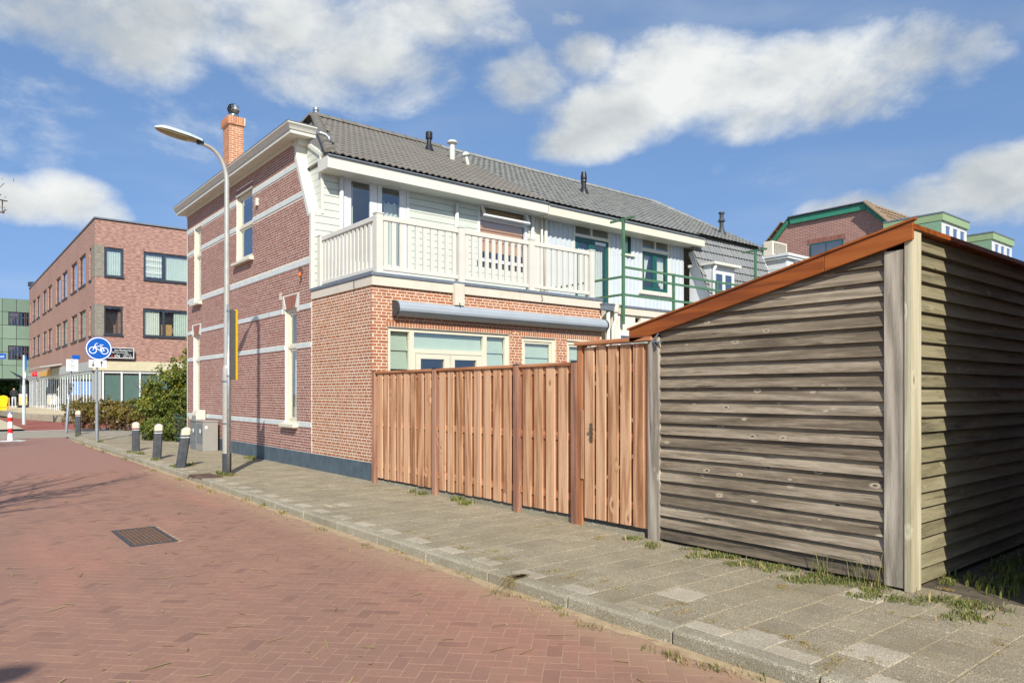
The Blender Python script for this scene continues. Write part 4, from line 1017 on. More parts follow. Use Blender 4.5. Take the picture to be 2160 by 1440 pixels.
# ------------------------------------------------------------------ gable house with green verge
hg=empty('gable_house',(34,15.5,0),'red brick house with a clipped gable and green verge boards beyond the shed','house')
G=[(20.5,0),(20.5,6.05),(17.28,9.30),(13.87,9.30),(12.3,7.72),(12.3,0)]
mb=MB(); mb.add([(30.0,y,z) for y,z in G],[tuple(range(6))]); mb.add([(38,y,z) for y,z in G],[tuple(range(6))[::-1]]); mb.box(30.01,38,12.3,12.31,0,7.7); mb.build('wall','brick_gable',hg)
mb=MB()
for (y0,z0),(y1,z1) in zip(G[1:4],G[2:5]): mb.add([(29.8,y0,z0+.08),(38,y0,z0+.08),(38,y1,z1+.08),(29.8,y1,z1+.08)],[(0,1,2,3)])
mb.add([(29.8,13.87,9.38),(38,13.87,9.38),(38,11.5,7.0),(29.8,11.5,7.0)],[(0,1,2,3)])
rg=mb.build('roof','tile_brown',hg)
tm4=tile_mesh('roof_tile',.3,.36,1,.04,'tile_brown',seg=6,lift=.04)
sg=math.atan2(9.38-7.0,13.87-11.5)
tile_roof(rg,29.75,37.9,.30,.33,*tm4,'tile_brown',lambda X,Y:True,limit=120,ey=11.5,ez=7.02,sa=sg,slen=math.hypot(2.38,2.37))
for (y0,z0),(y1,z1) in zip(G[1:4],G[2:5]):
    mb=MB(); mb.bar((29.93,y0,z0-.02),(29.93,y1,z1-.02),.10,.24,up=(1,0,0)) if False else mb.prism([(29.88,y0,z0+.06),(29.88,y1,z1+.06),(29.88,y1+(.06 if y1>15 else -.03),z1-.20),(29.88,y0+(-.1 if y0>15 else .0),z0-.20)],(.1,0,0)); mb.build('verge_board','green_verge',hg)
ridge_caps(rg,(29.75,17.5,9.2),(29.75,20.6,6.1),'tile_brown',.12,.42)
mb=MB(); mb.box(29.80,30.3,13.8,17.3,9.40,9.44); mb.build('ridge_flashing','zinc',hg)
ridge_caps(rg,(29.75,13.8,9.36),(29.75,11.6,7.1),'tile_brown',.12,.42)
mb=MB(); mb.box(29.96,29.99,14.83,16.3,6.6,8.06); wg=mb.build('window','green_frame',hg)
mb=MB(); mb.box(29.95,29.958,14.9,15.55,6.65,8.0); mb.box(29.95,29.958,15.6,16.25,6.65,8.0); mb.build('pane','glass_dark',wg)
y=14.75
while y<16.4:
    mb=MB(); mb.box(29.985,30.01,y,y+.06,8.07,8.27); mb.build('lintel_brick','brick_red',hg); y+=.075
# ------------------------------------------------------------------ building with two green dormers
he=empty('dormer_building',(32,11.3,0),'low building beyond the shed carrying two white dormers with green fascias','building')
mb=MB(); mb.box(27.2,40,10.6,11.9,0,6.0); mb.build('wall','brick_gable',he)
for x0 in(28.0,33.0):
    x1=x0+2.4
    mb=MB(); mb.box(x0,x1,10.32,12.25,5.5,7.70); d_=mb.build('dormer','upvc_white',he)
    mb=MB(); mb.box(x0-.03,x0-.002,10.3,12.3,5.5,7.70); mb.build('cheek','green_cheek',d_)
    mb=MB(); mb.box(x0-.05,x1+.05,10.24,12.3,7.70,7.95); mb.build('green_fascia_board','green_fascia',d_)
    mb=MB(); mb.box(x0-.07,x1+.07,10.22,12.3,7.95,8.0); mb.build('roof_edge','zinc',d_)
    for k in range(3):
        a=x0+.28+k*.68
        mb=MB(); panel(mb,('Y',10.318),a,a+.52,6.8,7.6,[(a+.05,a+.47,6.85,7.55)],.03,.06,.03); mb.build('window','upvc_white',d_)
        mb=MB(); mb.box(a+.05,a+.47,10.31,10.314,6.85,7.55); mb.build('pane','glass_dark',d_)
# ------------------------------------------------------------------ house just right of the frame; its corner shades the shed
hn=empty('neighbour_house',(9,-3,0),'red brick house standing across the yard right of the shed, just out of the picture','house')
mb=MB(); mb.box(6.02,13,-9,1.31,0,5.6); mb.build('wall','brick_neighbour',hn)
mb=MB(); mb.box(6.0,13.1,-9.05,1.33,5.6,5.8); mb.build('roof','roof_felt',hn)
for y in(-6.5,-3.0):
    mb=MB(); panel(mb,('X',6.02),y,y+1.2,1.0,2.6,[(y+.08,y+1.12,1.08,2.52)],.02,.05,.05); wq=mb.build('window','frame_cream',hn)
    mb=MB(); mb.box(6.005,6.012,y+.08,y+1.12,1.08,2.52); mb.build('pane','glass_dark',wq)
# ------------------------------------------------------------------ larch fence and gate
fence=empty('garden_fence',(5.95,8.7,0),'new larch board fence between the extension and the garden gate','fence')
FX=5.95
PY_=[11.12,9.20,7.235,6.145]
pmb=MB(); pmb.box(-.042,.042,-.042,.042,0,1.93); pmm=bpy.data.meshes.new('post'); pmm.from_pydata(pmb.v,[],pmb.f); pmm.materials.append(MATS['wood_post'])
cmb=MB(); cmb.box(-.045,.045,-.045,.045,1.93,1.945); cmm=bpy.data.meshes.new('post_cap'); cmm.from_pydata(cmb.v,[],cmb.f); cmm.materials.append(MATS['black_plastic'])
for y in PY_:
    p_=inst(pmm,'post',fence,(FX-.02,y,-.02)); c_=bpy.data.objects.new('post_cap',cmm); COL.objects.link(c_); c_.parent=p_
def boardmesh(name,w,t,h,m):
    mb=MB(); a,b,e=w/2,t/2,.003
    mb.prism([(-b+e,-a,0),(-b,-a+e,0),(-b,a-e,0),(-b+e,a,0),(b,a,0),(b,-a,0)],(0,0,h))
    me=bpy.data.meshes.new(name); me.from_pydata(mb.v,[],mb.f); me.materials.append(MATS[m]); return me
bf=boardmesh('board',.158,.018,1.775,'wood_larch'); bb=boardmesh('back_board',.195,.018,1.76,'wood_larch_back')
for (ya,yb),n in zip(zip(PY_,PY_[1:]),(8,8,4)):
    y1,y0=ya-.045,yb+.045; p=(y1-y0-.02)/(n+.32)
    for i in range(n):
        yc=y1-.05-p*(i+.42)
        inst(bf,'board',fence,(FX-.020,yc,.095+rng.uniform(-.006,.006)),(rng.uniform(-.002,.002),0,rng.uniform(-.02,.02)))
    for i in range(n+1):
        yc=y1-.05-p*(i-.08)
        if True:
            yc=min(max(yc,y0+.098),y1-.098)
            inst(bb,'back_board',fence,(FX+.016,yc,.095+rng.uniform(-.006,.006)))
    for z in(1.783,.98,.26):
        mb=MB(); mb.box(FX-.011,FX+.007,y0,y1,z,z+.09); mb.build('rail','wood_larch_rail',fence)
    mb=MB(); mb.box(FX-.05,FX+.045,y0+.005,y1-.005,1.875,1.915); mb.build('cap_rail','wood_larch_rail',fence,bevel=.006)
    mb=MB(); mb.box(FX-.0,FX+.05,y0,y1,-.1,.055); mb.build('gravel_board','kerb_concrete',fence)
mb=MB(); mb.box(FX-.03,FX+.03,5.10,6.08,-.1,.045); mb.build('gravel_board','kerb_concrete',fence)
gate=empty('garden_gate',(5.94,5.6,0),'larch board garden gate with a steel lever handle beside the shed','gate')
mb=MB(); mb.box(5.90,5.99,6.02,6.10,0,2.10); mb.build('gate_post','wood_larch_back',gate)
mb=MB(); mb.box(5.86,6.02,4.95,6.11,2.10,2.145); mb.build('lintel','wood_larch_rail',gate,bevel=.005)
bg_=boardmesh('board',.148,.02,1.98,'wood_larch'); bg2=boardmesh('back_board',.15,.018,1.98,'wood_larch_back')
for i in range(5): inst(bg_,'board',gate,(5.915,5.905-.186*i,.10+rng.uniform(-.004,.004)),(0,0,rng.uniform(-.015,.015)))
inst(bg_,'board',gate,(5.935,5.03,.10))
for i in range(5): inst(bg2,'back_board',gate,(5.954,5.81-.186*i,.10))
for z in(1.78,1.02,.28):
    mb=MB(); mb.box(5.926,5.944,4.99,5.99,z,z+.085); mb.build('rail','wood_larch_rail',gate)
for a,b in(((5.935,5.95,1.75),(5.935,5.05,1.1)),((5.935,5.05,1.0),(5.935,5.95,.38))):
    mb=MB(); mb.bar(a,b,.016,.035); mb.build('brace','steel',gate)
mb=MB(); mb.box(5.895,5.904,5.84,5.885,.98,1.2); mb.build('handle_plate','brass',gate,bevel=.004)
mb=MB(); mb.tube([(5.9,5.862,1.135),(5.865,5.862,1.135),(5.862,5.85,1.135),(5.86,5.77,1.135)],.009,8); mb.build('lever','brass',gate,smooth=True)
mb=MB(); mb.lathe((5.895,5.862,1.04),[(.012,0),(.012,.012)],10,(-1,0,0)); mb.build('keyhole','dark_grey',gate)
mb=MB(); mb.box(5.885,5.90,5.985,6.02,.55,1.35); mb.build('stop_lath','wood_larch',gate)
# ------------------------------------------------------------------ weathered clapboard shed
shed=empty('wooden_shed',(7.5,3.7,0),'weathered grey clapboard shed with a sloping roof and orange stained verge board','shed')
zr=lambda y: 2.745+(2.41-y)*(2.745-2.12)/(5.22-2.41)
def clip_poly(poly):
    out=[]
    for i in range(len(poly)):
        a,b=poly[i],poly[(i+1)%len(poly)]; da,db=zr(a[0])-a[1],zr(b[0])-b[1]
        if da>=0: out.append(a)
        if da*db<0:
            t=da/(da-db); out.append((a[0]+(b[0]-a[0])*t,a[1]+(b[1]-a[1])*t))
    return out
EXP=.1205
z=.035; i=0
while z<2.8:
    ht=EXP+.012; bow=rng.uniform(-.0015,.0015); p=clip_poly([(2.585,z+bow),(3.7,z-bow*.8),(4.87,z+rng.uniform(-.002,.002)),(4.87,z+ht),(2.585,z+ht)])
    if len(p)>=3:
        x_=lambda zz: 5.902+.040*max(0,min(1,(zz-z)/ht))
        n=len(p); mb=MB(); fr=[(x_(b)+rng.uniform(-.001,.001),a,b) for a,b in p]; bk=[(5.965,a,b) for a,b in p]
        mb.add(fr+bk,[tuple(range(n))]+[(k,n+k,n+(k+1)%n,(k+1)%n) for k in range(n)])
        mb.build('clapboard','wood_grey_y',shed)
    z+=EXP; i+=1
z=.03
while z<2.79:
    ht=EXP+.012; z1=min(z+ht,2.815); 
    mb=MB(); mb.prism([(6.055,2.400,z),(6.055,2.47,z),(6.055,2.47,z1),(6.055,2.438,z1)],(4.0,0,0)); mb.build('side_clapboard','wood_grey_x',shed); z+=EXP
mb=MB(); mb.box(5.96,10.0,2.46,5.0,0,2.0); mb.add([(5.962,2.46,0),(5.962,5.0,0),(5.962,5.0,2.07),(5.962,2.46,2.64)],[(0,1,2,3)]); mb.add([(5.97,2.472,0),(10,2.472,0),(10,2.472,2.7),(5.97,2.472,2.7)],[(0,1,2,3)]); mb.build('inner_wall','black_plastic',shed)
mb=MB(); mb.prism([(5.895,2.435,.02),(5.96,2.435,.02),(5.96,2.435,2.67),(5.895,2.435,2.67)],(0,.155,0)); mb.build('corner_post','wood_grey_post',shed,bevel=.004)
mb=MB(); mb.box(5.885,6.06,2.375,2.432,.0,2.815); mb.build('corner_board','wood_pale_post',shed,bevel=.004)
mb=MB(); mb.box(5.89,5.985,4.865,5.015,-.05,2.13); mb.build('left_post','wood_grey_post',shed,bevel=.004)
def verge(y0,y1):
    t=lambda y: zr(y)+.115
    mb=MB(); mb.prism([(5.86,y0,t(y0)-.14),(5.86,y1,t(y1)-.14),(5.86,y1,t(y1)),(5.86,y0,t(y0))],(.028,0,0)); mb.build('verge_board','wood_stained',shed,bevel=.003)
verge(2.36,3.062); verge(3.066,5.25)
mb=MB(); mb.prism([(5.845,2.34,zr(2.34)+.118),(5.845,5.27,zr(5.27)+.118),(5.845,5.27,zr(5.27)+.135),(5.845,2.34,zr(2.34)+.135)],(.05,0,0)); mb.build('verge_cap','wood_stained',shed)
mb=MB(); mb.prism([(5.89,2.45,zr(2.45)+.02),(5.89,5.25,zr(5.25)+.02),(5.89,5.25,zr(5.25)+.11),(5.89,2.45,zr(2.45)+.11)],(4.3,0,0)); mb.build('roof','roof_felt',shed)
mb=MB(); mb.box(5.89,10.2,2.36,2.46,2.817,2.855); mb.build('eaves_board','wood_stained',shed)
mb=MB(); mb.bar((5.885,4.93,2.09),(5.86,4.84,2.17),.02,.012); mb.bar((5.86,4.86,2.03),(5.885,4.93,2.09),.02,.012); mb.bar((5.885,4.93,2.09),(5.87,4.80,2.07),.02,.012); mb.build('bracket','steel',shed)
# ------------------------------------------------------------------ three storey brick block beyond the junction
plaza=MB(); plaza.prism([(5.95,45.1,-.12),(5.6,46.8,-.12),(4.4,52.6,-.12),(3.4,70,-.12),(3.4,110,-.12),(40,110,-.12),(40,45.1,-.12)],(0,0,.40)); plaza.build('plaza','beige_paving')['kind']='structure'
mb=MB()
for a,b in(((5.93,45.08),(5.58,46.8)),((5.58,46.8),(4.38,52.6)),((4.38,52.6),(3.38,70))): mb.bar((*a,.10),(*b,.10),.16,.38)
mb.build('plaza_kerb','kerb_concrete')['kind']='structure'
ho=empty('brick_office_block',(10,60,.28),'three storey mottled brick block with a glazed ground floor across the junction','building')
PHY,PHX=('Y',45.7),('X',7.0)
RH=[(7.46,8.43,8.1,9.74),(9.46,12.6,8.1,9.73),(7.43,8.39,4.82,6.44),(9.43,12.55,4.82,6.44)]
LH=[]
for z0,z1 in((7.98,9.84),(4.8,6.5)):
    LH.append((46.85,47.6,z0,z1))
    for y in(48.85,56.3,64.4,72.3): LH+=[(y,y+2.45,z0,z1),(y+3.3,y+5.75,z0,z1)]
    LH.append((79.4,80.2,z0,z1))
mb=MB(); panel(mb,PHY,7.0,26,3.35,11.28,RH,0,.3); panel(mb,PHX,45.7,81,3.35,11.28,LH,0,.3); mb.box(7.0,26,45.7,81,11.2,11.25); mb.box(7.4,26,46.8,47,.3,11.2); mb.box(8.2,8.4,46,81,.3,11.2)
mb.box(7.3,25,46,80,3.2,3.4); mb.box(7.3,25,46,80,6.9,7.1)
mb.build('wall','brick_far',ho)
mb=MB(); mb.box(6.96,26,45.66,45.72,11.28,11.36); mb.box(6.96,7.02,45.72,81,11.28,11.36); mb.build('coping','zinc',ho)
for z0,z1 in((8.1,9.74),(4.82,6.44)):
    mb=MB(); mb.box(6.985,7.45,45.685,45.70,z0-.08,z1+.08); mb.box(6.985,7.0,45.70,46.84,z0-.08,z1+.08); mb.build('grey_brick_panel','brick_far_grey',ho)
for k,h in enumerate(RH):
    cs=[(h[0]+.09,h[1]-.09,h[2]+.09,h[3]-.09)] if h[1]-h[0]<1.5 else [(h[0]+.09,h[0]+1.05,h[2]+.09,h[3]-.09),(h[0]+1.17,h[1]-.09,h[2]+.09,h[3]-.09)]
    cu=[]
    if k==0: cu=[(h[0]+.15,h[1]-.1,h[2]+.1,h[3]-.2,'curtain_green')]
    if k==1: cu=[(h[0]+1.15,h[1]-.1,h[2]+.1,h[3]-.15,'curtain_green'),(h[0]+.1,h[0]+1.0,h[2]+.2,h[3]-.15,'curtain_white')]
    if k==3: cu=[(h[0]+.1,h[0]+.9,h[2]+.1,h[3]-.15,'curtain_white'),(h[0]+1.7,h[1]-.1,h[2]+.1,h[3]-.15,'curtain_green')]
    o=window(ho,PHY,*h,cs,'anthracite',-.05,curt=cu)
    if k==1:
        mb=MB()
        for zz in(.45,.85,1.2): mb.box(h[0]+.12,h[0]+1.0,45.77,45.775,h[2]+zz,h[2]+zz+.03)
        mb.build('window_bars','upvc_white',o)
    if k==3:
        mb=MB(); mb.box(h[0]+1.05,h[0]+1.6,45.95,46.3,h[2]+.1,h[2]+.75); mb.build('cardboard_box','cardboard',o)
    mb=MB(); mb.box(h[0]-.02,h[1]+.02,45.62,45.72,h[2]-.07,h[2]-.005); mb.build('sill','anthracite',o)
for h in LH:
    w_=h[1]-h[0]; o=window(ho,PHX,*h,[(h[0]+.1,h[1]-.1,h[2]+.1,h[3]-.1)],'anthracite',-.08,curt=[(h[0]+.1,h[0]+.1+w_*rng.choice((.25,.6,.8)),h[2]+.1,h[3]-.15,'curtain_green')] if w_>1 else None)
    mb=MB(); mb.box(6.93,7.02,h[0]-.03,h[1]+.03,h[2]-.07,h[2]-.005); mb.build('sill','anthracite',o)
mb=MB(); mb.box(6.90,26,45.60,45.75,2.80,3.34); mb.build('fascia_band','band_beige',ho)
mb=MB(); mb.box(6.90,7.0,45.76,81,2.80,3.34); mb.build('side_fascia_band','band_grey',ho)
mb=MB(); mb.box(7.0,7.3,45.66,46.1,.28,2.80); mb.build('corner_column','band_grey',ho)
x=7.34
while x<13:
    mb=MB(); mb.box(x,x+.09,45.66,45.74,.28,2.80); mb.build('mullion','upvc_white',ho)
    mb=MB(); mb.box(x+.09,x+.94,45.69,45.73,2.66,2.80); mb.build('transom','upvc_white',ho)
    mb=MB(); mb.box(x+.09,x+.94,45.715,45.72,.30,2.64); mb.build('pane','glass',ho)
    mb=MB(); mb.box(x+.10,x+.93,45.80,45.81,.7,2.55); mb.build('blind','blind_teal',ho)
    x+=.94
y=46.3; k=0
while y<80.5:
    wd_=.12 if k%4 else .34
    mb=MB(); mb.box(6.975,7.02,y,y+wd_,.28,2.80); mb.build('mullion','upvc_white' if k%4 else 'band_grey',ho)
    mb=MB(); mb.box(6.995,7.0,y+wd_,y+1.1,.30,2.64); mb.build('pane','glass',ho)
    mb=MB(); mb.box(6.96,7.0,y+wd_,y+1.1,2.66,2.80); mb.build('transom','upvc_white',ho)
    y+=1.1; k+=1
mb=MB(); mb.prism([(5.7,59,3.28),(7,59,3.5),(7,59,3.6),(5.7,59,3.36)],(0,6.5,0)); mb.build('canopy','band_grey',ho)
mb=MB(); mb.box(6.86,6.895,63.6,71,2.86,3.28); mb.build('shop_sign','cardboard',ho)
mb=MB(); mb.lathe((6.8,73.5,3.1),[(.01,-.28),(.2,-.2),(.28,0),(.2,.2),(.01,.28)],12); mb.build('shop_lamp','sign_red',ho,smooth=True)
mb=MB()
for k in range(20):
    a,b=2*math.pi*k/20,2*math.pi*(k+1)/20
    mb.add([(7.5+.7*math.cos(a),80+.7*math.sin(a),11.45),(7.5+.7*math.cos(b),80+.7*math.sin(b),11.45),(7.5+.7*math.cos(b),80+.7*math.sin(b),11.8),(7.5+.7*math.cos(a),80+.7*math.sin(a),11.8)],[(0,1,2,3)])
mb.build('roof_vent','anthracite',ho)
# restaurant sign on the block
sg_=empty('restaurant_sign',(8.0,45.55,3.5),'black restaurant sign with white and red lettering on the brick block','sign')
mb=MB(); mb.box(7.02,8.88,45.40,45.56,3.50,4.08); mb.build('box','sign_black',sg_)
mb=MB()
for x0,x1,z0,z1 in((7.0,8.90,4.06,4.09),(7.0,8.90,3.49,3.52),(8.87,8.90,3.52,4.06),(7.0,7.03,3.52,4.06)): mb.box(x0,x1,45.385,45.41,z0,z1)
mb.build('rim','sign_white',sg_)
for s,sz,x,z,m_,al in(('ans Restaurant',.155,8.83,3.90,'sign_white','RIGHT'),('All-You-Can-Eat',.125,8.60,3.775,'sign_white','RIGHT'),('Ta',.25,7.58,3.55,'sign_red','LEFT'),('chi',.25,7.90,3.55,'sign_white','LEFT'),('SUSHI &',.105,8.74,3.665,'sign_white','RIGHT'),('GRILL BAR',.105,8.82,3.555,'sign_white','RIGHT')):
    text(s,sz,m_,sg_,(x,45.39,z),(R(90),0,0),align=al)
# ------------------------------------------------------------------ green panelled building on columns
hgn=empty('green_panel_building',(2,84,0),'building clad in grey green panels raised on dark columns at the far left','building')
GW=[(5.45,7.1,7.85,9.15),(5.43,7.1,4.64,5.98)]
mb=MB(); panel(mb,('Y',82.0),-14,7.2,2.86,10.38,GW,-.04,.3); mb.box(-14,7.2,82.2,90,2.8,2.86); mb.box(-14,7.2,82.1,90,10.3,10.36); mb.add([(7.2,82,2.86),(7.2,90,2.86),(7.2,90,10.38),(7.2,82,10.38)],[(0,1,2,3)]); mb.build('wall','dark_grey',hgn)
for i in range(11):
    for j in range(6):
        x0,x1,z0,z1=7.18-1.1*(i+1),7.18-1.1*i,2.86+1.253*j,2.86+1.253*(j+1)
        segs=[(x0+.02,x1-.02,z0+.02,z1-.02)]
        for h in GW:
            ns=[]
            for a,b,c_,d_ in segs:
                if b<=h[0] or a>=h[1] or d_<=h[2] or c_>=h[3]: ns.append((a,b,c_,d_)); continue
                if c_<h[2]: ns.append((a,b,c_,h[2]))
                if d_>h[3]: ns.append((a,b,h[3],d_))
                if a<h[0]: ns.append((a,h[0],max(c_,h[2]),min(d_,h[3])))
            segs=ns
        for a,b,c_,d_ in segs:
            if b-a>.1 and d_-c_>.1: mb=MB(); mb.box(a,b,81.96,82.03,c_,d_); mb.build('panel','panel_green',hgn)
for h in GW:
    window(hgn,('Y',82.0),*h,[(h[0]+.1,h[1]-.1,h[2]+.1,h[2]+.75),(h[0]+.1,h[1]-.1,h[2]+.85,h[3]-.1)],'anthracite',-.05,gm='glass_dark')
for x in(6.7,3.9,-1):
    mb=MB(); mb.box(x-.3,x+.3,82.6,83.2,.2,2.85); mb.build('column','dark_grey',hgn)
# ------------------------------------------------------------------ leaves, trees, shrubs
def leaves(name,blobs,n,size,m,parent,seed,shell=.55,flat=.3):
    rg_=random.Random(seed); tot=sum(b[3]*b[4]*b[5] for b in blobs); mb=MB()
    for (x,y,z,a,b_,c_) in [(b[0],b[1],b[2],b[3],b[4],b[5]) for b in blobs]:
        cnt_=int(n*a*b_*c_/tot); per=26
        for _ in range(max(1,cnt_//per)):
            while True:
                v=Vector((rg_.gauss(0,1),rg_.gauss(0,1),rg_.gauss(0,1)))
                if v.length>.1: break
            v.normalize(); rr=shell+(1-shell)*rg_.random()**.5+rg_.uniform(-.05,.22)*rg_.random()
            cp=Vector((x+v.x*a*rr,y+v.y*b_*rr,z+v.z*c_*rr)); cr=rg_.uniform(.10,.22)*(a+b_+c_)/3
            for _k in range(per):
                p=cp+Vector((rg_.gauss(0,cr*.6),rg_.gauss(0,cr*.6),rg_.gauss(0,cr*.55)))
                if p.z<.0: continue
                nn=(v*.8+Vector((rg_.gauss(0,.6),rg_.gauss(0,.6),rg_.gauss(.25,.6)))).normalized(); t=nn.cross(Vector((rg_.gauss(0,1),rg_.gauss(0,1),rg_.gauss(0,1)))).normalized(); u=nn.cross(t)
                s=size*rg_.uniform(.6,1.3); mb.add([p-t*s,p+u*s*.5+nn*s*.12,p+t*s,p-u*s*.5+nn*s*.12],[(0,1,2,3)])
    return mb.build(name,m,parent)
def stems(name,base,tips,m,parent,r=.03,seed=1):
    rg_=random.Random(seed); mb=MB(); base=Vector(base)
    for t in tips:
        t=Vector(t); pts=[base+Vector((rg_.uniform(-.1,.1),rg_.uniform(-.1,.1),0))]
        for k in(1,2,3,4):
            f=k/4; pts.append(base.lerp(t,f)+Vector((rg_.uniform(-.08,.08),rg_.uniform(-.08,.08),rg_.uniform(-.03,.1)*(1-f))))
        mb.tube(pts,[r,r*.8,r*.6,r*.4,r*.2],6)
    return mb.build(name,m,parent)
hedge=empty('hedge',(5.9,33.4,0),'clipped yellow brown hedge along the footpath behind the bike sign','hedge')
A_,B_=Vector((4.75,36.0,0)),Vector((7.6,30.6,0)); hbl=[];hlow=[]
for k in range(14):
    p=A_.lerp(B_,k/13.); hbl.append((p.x,p.y,.78+rng.uniform(-.05,.08),.55,.55,.42+rng.uniform(0,.1))); hlow.append((p.x,p.y,.38,.5,.5,.38))
leaves('foliage',hbl,15000,.05,'leaf_hedge',hedge,1,.5); leaves('lower_foliage',hlow,8000,.05,'leaf_hedge_brown',hedge,2,.4)
stems('stems',(6.2,33.4,0),[tuple(A_.lerp(B_,k/9.)+Vector((0,0,.8))) for k in range(10)],'bark',hedge,.02)
bush=empty('shrub',(6.6,26.8,0),'tall leafy green shrub growing at the far corner of the brick house','shrub')
leaves('foliage',[(6.0,27.2,.8,.75,.8,.75),(6.6,27,1.45,1.0,1.1,1.0),(7.2,26.8,2.0,.9,1.0,.95),(7.5,26.6,2.8,.55,.6,.65),(6.3,26.6,1.0,.7,.8,.7),(7.6,27.2,1.2,1.1,1.2,1.2),(7.15,26.7,3.25,.22,.25,.45)],16000,.062,'leaf_bush',bush,3,.45)
leaves('young_foliage',[(6.0,27.1,1.25,.5,.5,.6),(6.5,26.7,2.0,.4,.4,.4),(7.1,26.5,2.7,.4,.4,.5),(7.0,26.6,3.5,.15,.15,.3)],2600,.055,'leaf_yellow',bush,4,.5)
stems('stem',(6.7,26.9,0),[(6.0,27.2,1.2),(6.6,27,2.1),(7.2,26.8,2.9),(7.1,26.6,3.75),(7.5,26.6,3.2),(5.35,27.3,1.9),(5.7,27.3,2.0)],'bark',bush,.045)
gc=empty('ivy_shrub',(5.9,25.2,0),'low dark green shrub spilling over the pavement edge near the bollards','shrub')
leaves('foliage',[(5.75,25.8,.3,.5,.8,.4),(5.95,24.8,.35,.45,.7,.45),(6.2,26.3,.5,.5,.6,.5)],6000,.05,'leaf_bush',gc,5,.4)
stems('stem',(5.9,25.2,0),[(5.7,25.8,.4),(5.95,24.8,.5),(6.2,26.2,.6)],'bark',gc,.02)
# low metal railing of the front garden
gr2=empty('garden_railing',(5.97,23.9,0),'low green metal railing beside the far corner of the brick house','railing')
for z in(.15,.78):
    mb=MB(); mb.bar((5.93,23.2,z),(5.93,24.4,z),.02,.03); mb.build('rail','green_rail',gr2)
for k in range(8):
    mb=MB(); y=23.25+k*.155; mb.tube([(5.93,y,.05),(5.93,y,.88)],.006,6); mb.build('bar','dark_grey',gr2)
def branchy(name,base,tips,m,parent,seed,r0=.14,fork=None):
    """trunk with limbs that fork towards the given tips"""
    rg_=random.Random(seed); mb=MB(); base=Vector(base); fork=Vector(fork); tw=[]
    mb.tube([base,base.lerp(fork,.5)+Vector((rg_.uniform(-.06,.06),rg_.uniform(-.06,.06),0)),fork],[r0,r0*.8,r0*.65],10)
    for t in tips:
        t=Vector(t); d=t-fork; pts=[fork-Vector((0,0,rg_.uniform(0,.5)))]
        for k in range(1,7):
            f=k/6; pts.append(fork+d*f+Vector((rg_.gauss(0,.10),rg_.gauss(0,.10),.35*math.sin(f*math.pi)+rg_.gauss(0,.06)))*(1 if k<6 else 0.2))
        rs=[r0*.36*(1-.86*k/6) for k in range(7)]; mb.tube(pts,rs,6)
        for k in range(2,6):
            for _ in range(3):
                q0=pts[k].lerp(pts[k+1],rg_.random()); dd=(pts[k+1]-pts[k]).normalized()
                dv=(dd+Vector((rg_.gauss(0,.55),rg_.gauss(0,.55),rg_.gauss(.1,.4)))).normalized()*rg_.uniform(.35,.9)
                q1=q0+dv*.5+Vector((0,0,rg_.gauss(0,.04))); q2=q0+dv
                if q2.x>.058*q2.y+.07 and q2.y>0 : continue
                mb.tube([q0,q1,q2],[rs[k]*.5,rs[k]*.35,.004],5); tw.append(q2); tw.append(q1)
    return mb.build(name,m,parent),tw
tr=empty('street_tree',(-3.2,7.6,-.1),'nearly bare street tree at the left edge whose twigs shade the road','tree')
tips=[(.70,10.9,3.95),(.66,10.75,3.75),(.50,10.6,4.25),(-.3,11.4,3.6),(-.9,11.0,4.6),(-1.2,9.8,5.2),(-.6,9.4,3.5),(-2.2,10.6,5.4),(-3.6,10.2,5.2),(-4.6,9,4.8),(-5.2,7.5,4.9),(-4.4,6,5.0),(-3,5.4,5.0),(-1.6,6.4,4.9),(-1.0,8.0,4.4),(-3,7.8,6.4),(-2.2,8.6,6.1),(-.2,9.9,3.9),(-1.5,11.5,3.9)]
_,tw=branchy('trunk',(-3.2,7.6,-.2),tips,'bark',tr,5,.15,(-3.05,7.9,2.3))
mb=MB(); rg_=random.Random(9)
for p in tw+[Vector(t) for t in tips]:
    for _ in range(3):
        q_=p+Vector((rg_.gauss(0,.05),rg_.gauss(0,.05),rg_.gauss(0,.05))); a=Vector((rg_.gauss(0,1),rg_.gauss(0,1),rg_.gauss(0,1))).normalized(); b=a.cross(Vector((0,0,1))).normalized(); s=rg_.uniform(.018,.035)
        mb.add([q_-a*s,q_+b*s*.5,q_+a*s,q_-b*s*.5],[(0,1,2,3)])
mb.build('crown','leaf_dry',tr)
tr2=empty('street_tree',(-3.3,21,-.1),'second nearly bare street tree left of the frame further along the road','tree')
branchy('trunk',(-3.3,21,-.2),[(-.4+.3,24.0,4.2),(.2,23.0,3.8),(-1,24,5),(-2,22,6),(-5,22,5),(-4,19,5),(-2,19,5),(-.5,22.2,4.8),(.6,24.5,3.6)],'bark',tr2,8,.15,(-3.2,21.2,2.4))
for i,(x,y,h,s) in enumerate(((4.2,98,5.2,2.6),(7.0,96,5.0,2.4),(5.5,104,6.5,3.2),(9.5,100,6.,3.))):
    t_=empty('park_tree',(x,y,0),['round green tree seen through the underpass at the far left','green tree right of the round one behind the dark columns','tall green tree furthest behind the underpass','green tree half hidden behind the brick block'][i],'tree','trees beyond the underpass')
    leaves('crown',[(x,y,h*.55,s,s,h*.45),(x+.6,y-.5,h*.35,s*.8,s*.8,h*.3)],2600,.22,'leaf_tree',t_,20+i,.4); stems('trunk',(x,y,.1),[(x,y,h*.8),(x+.8,y,h*.6),(x-.8,y+.4,h*.6)],'bark',t_,.16)
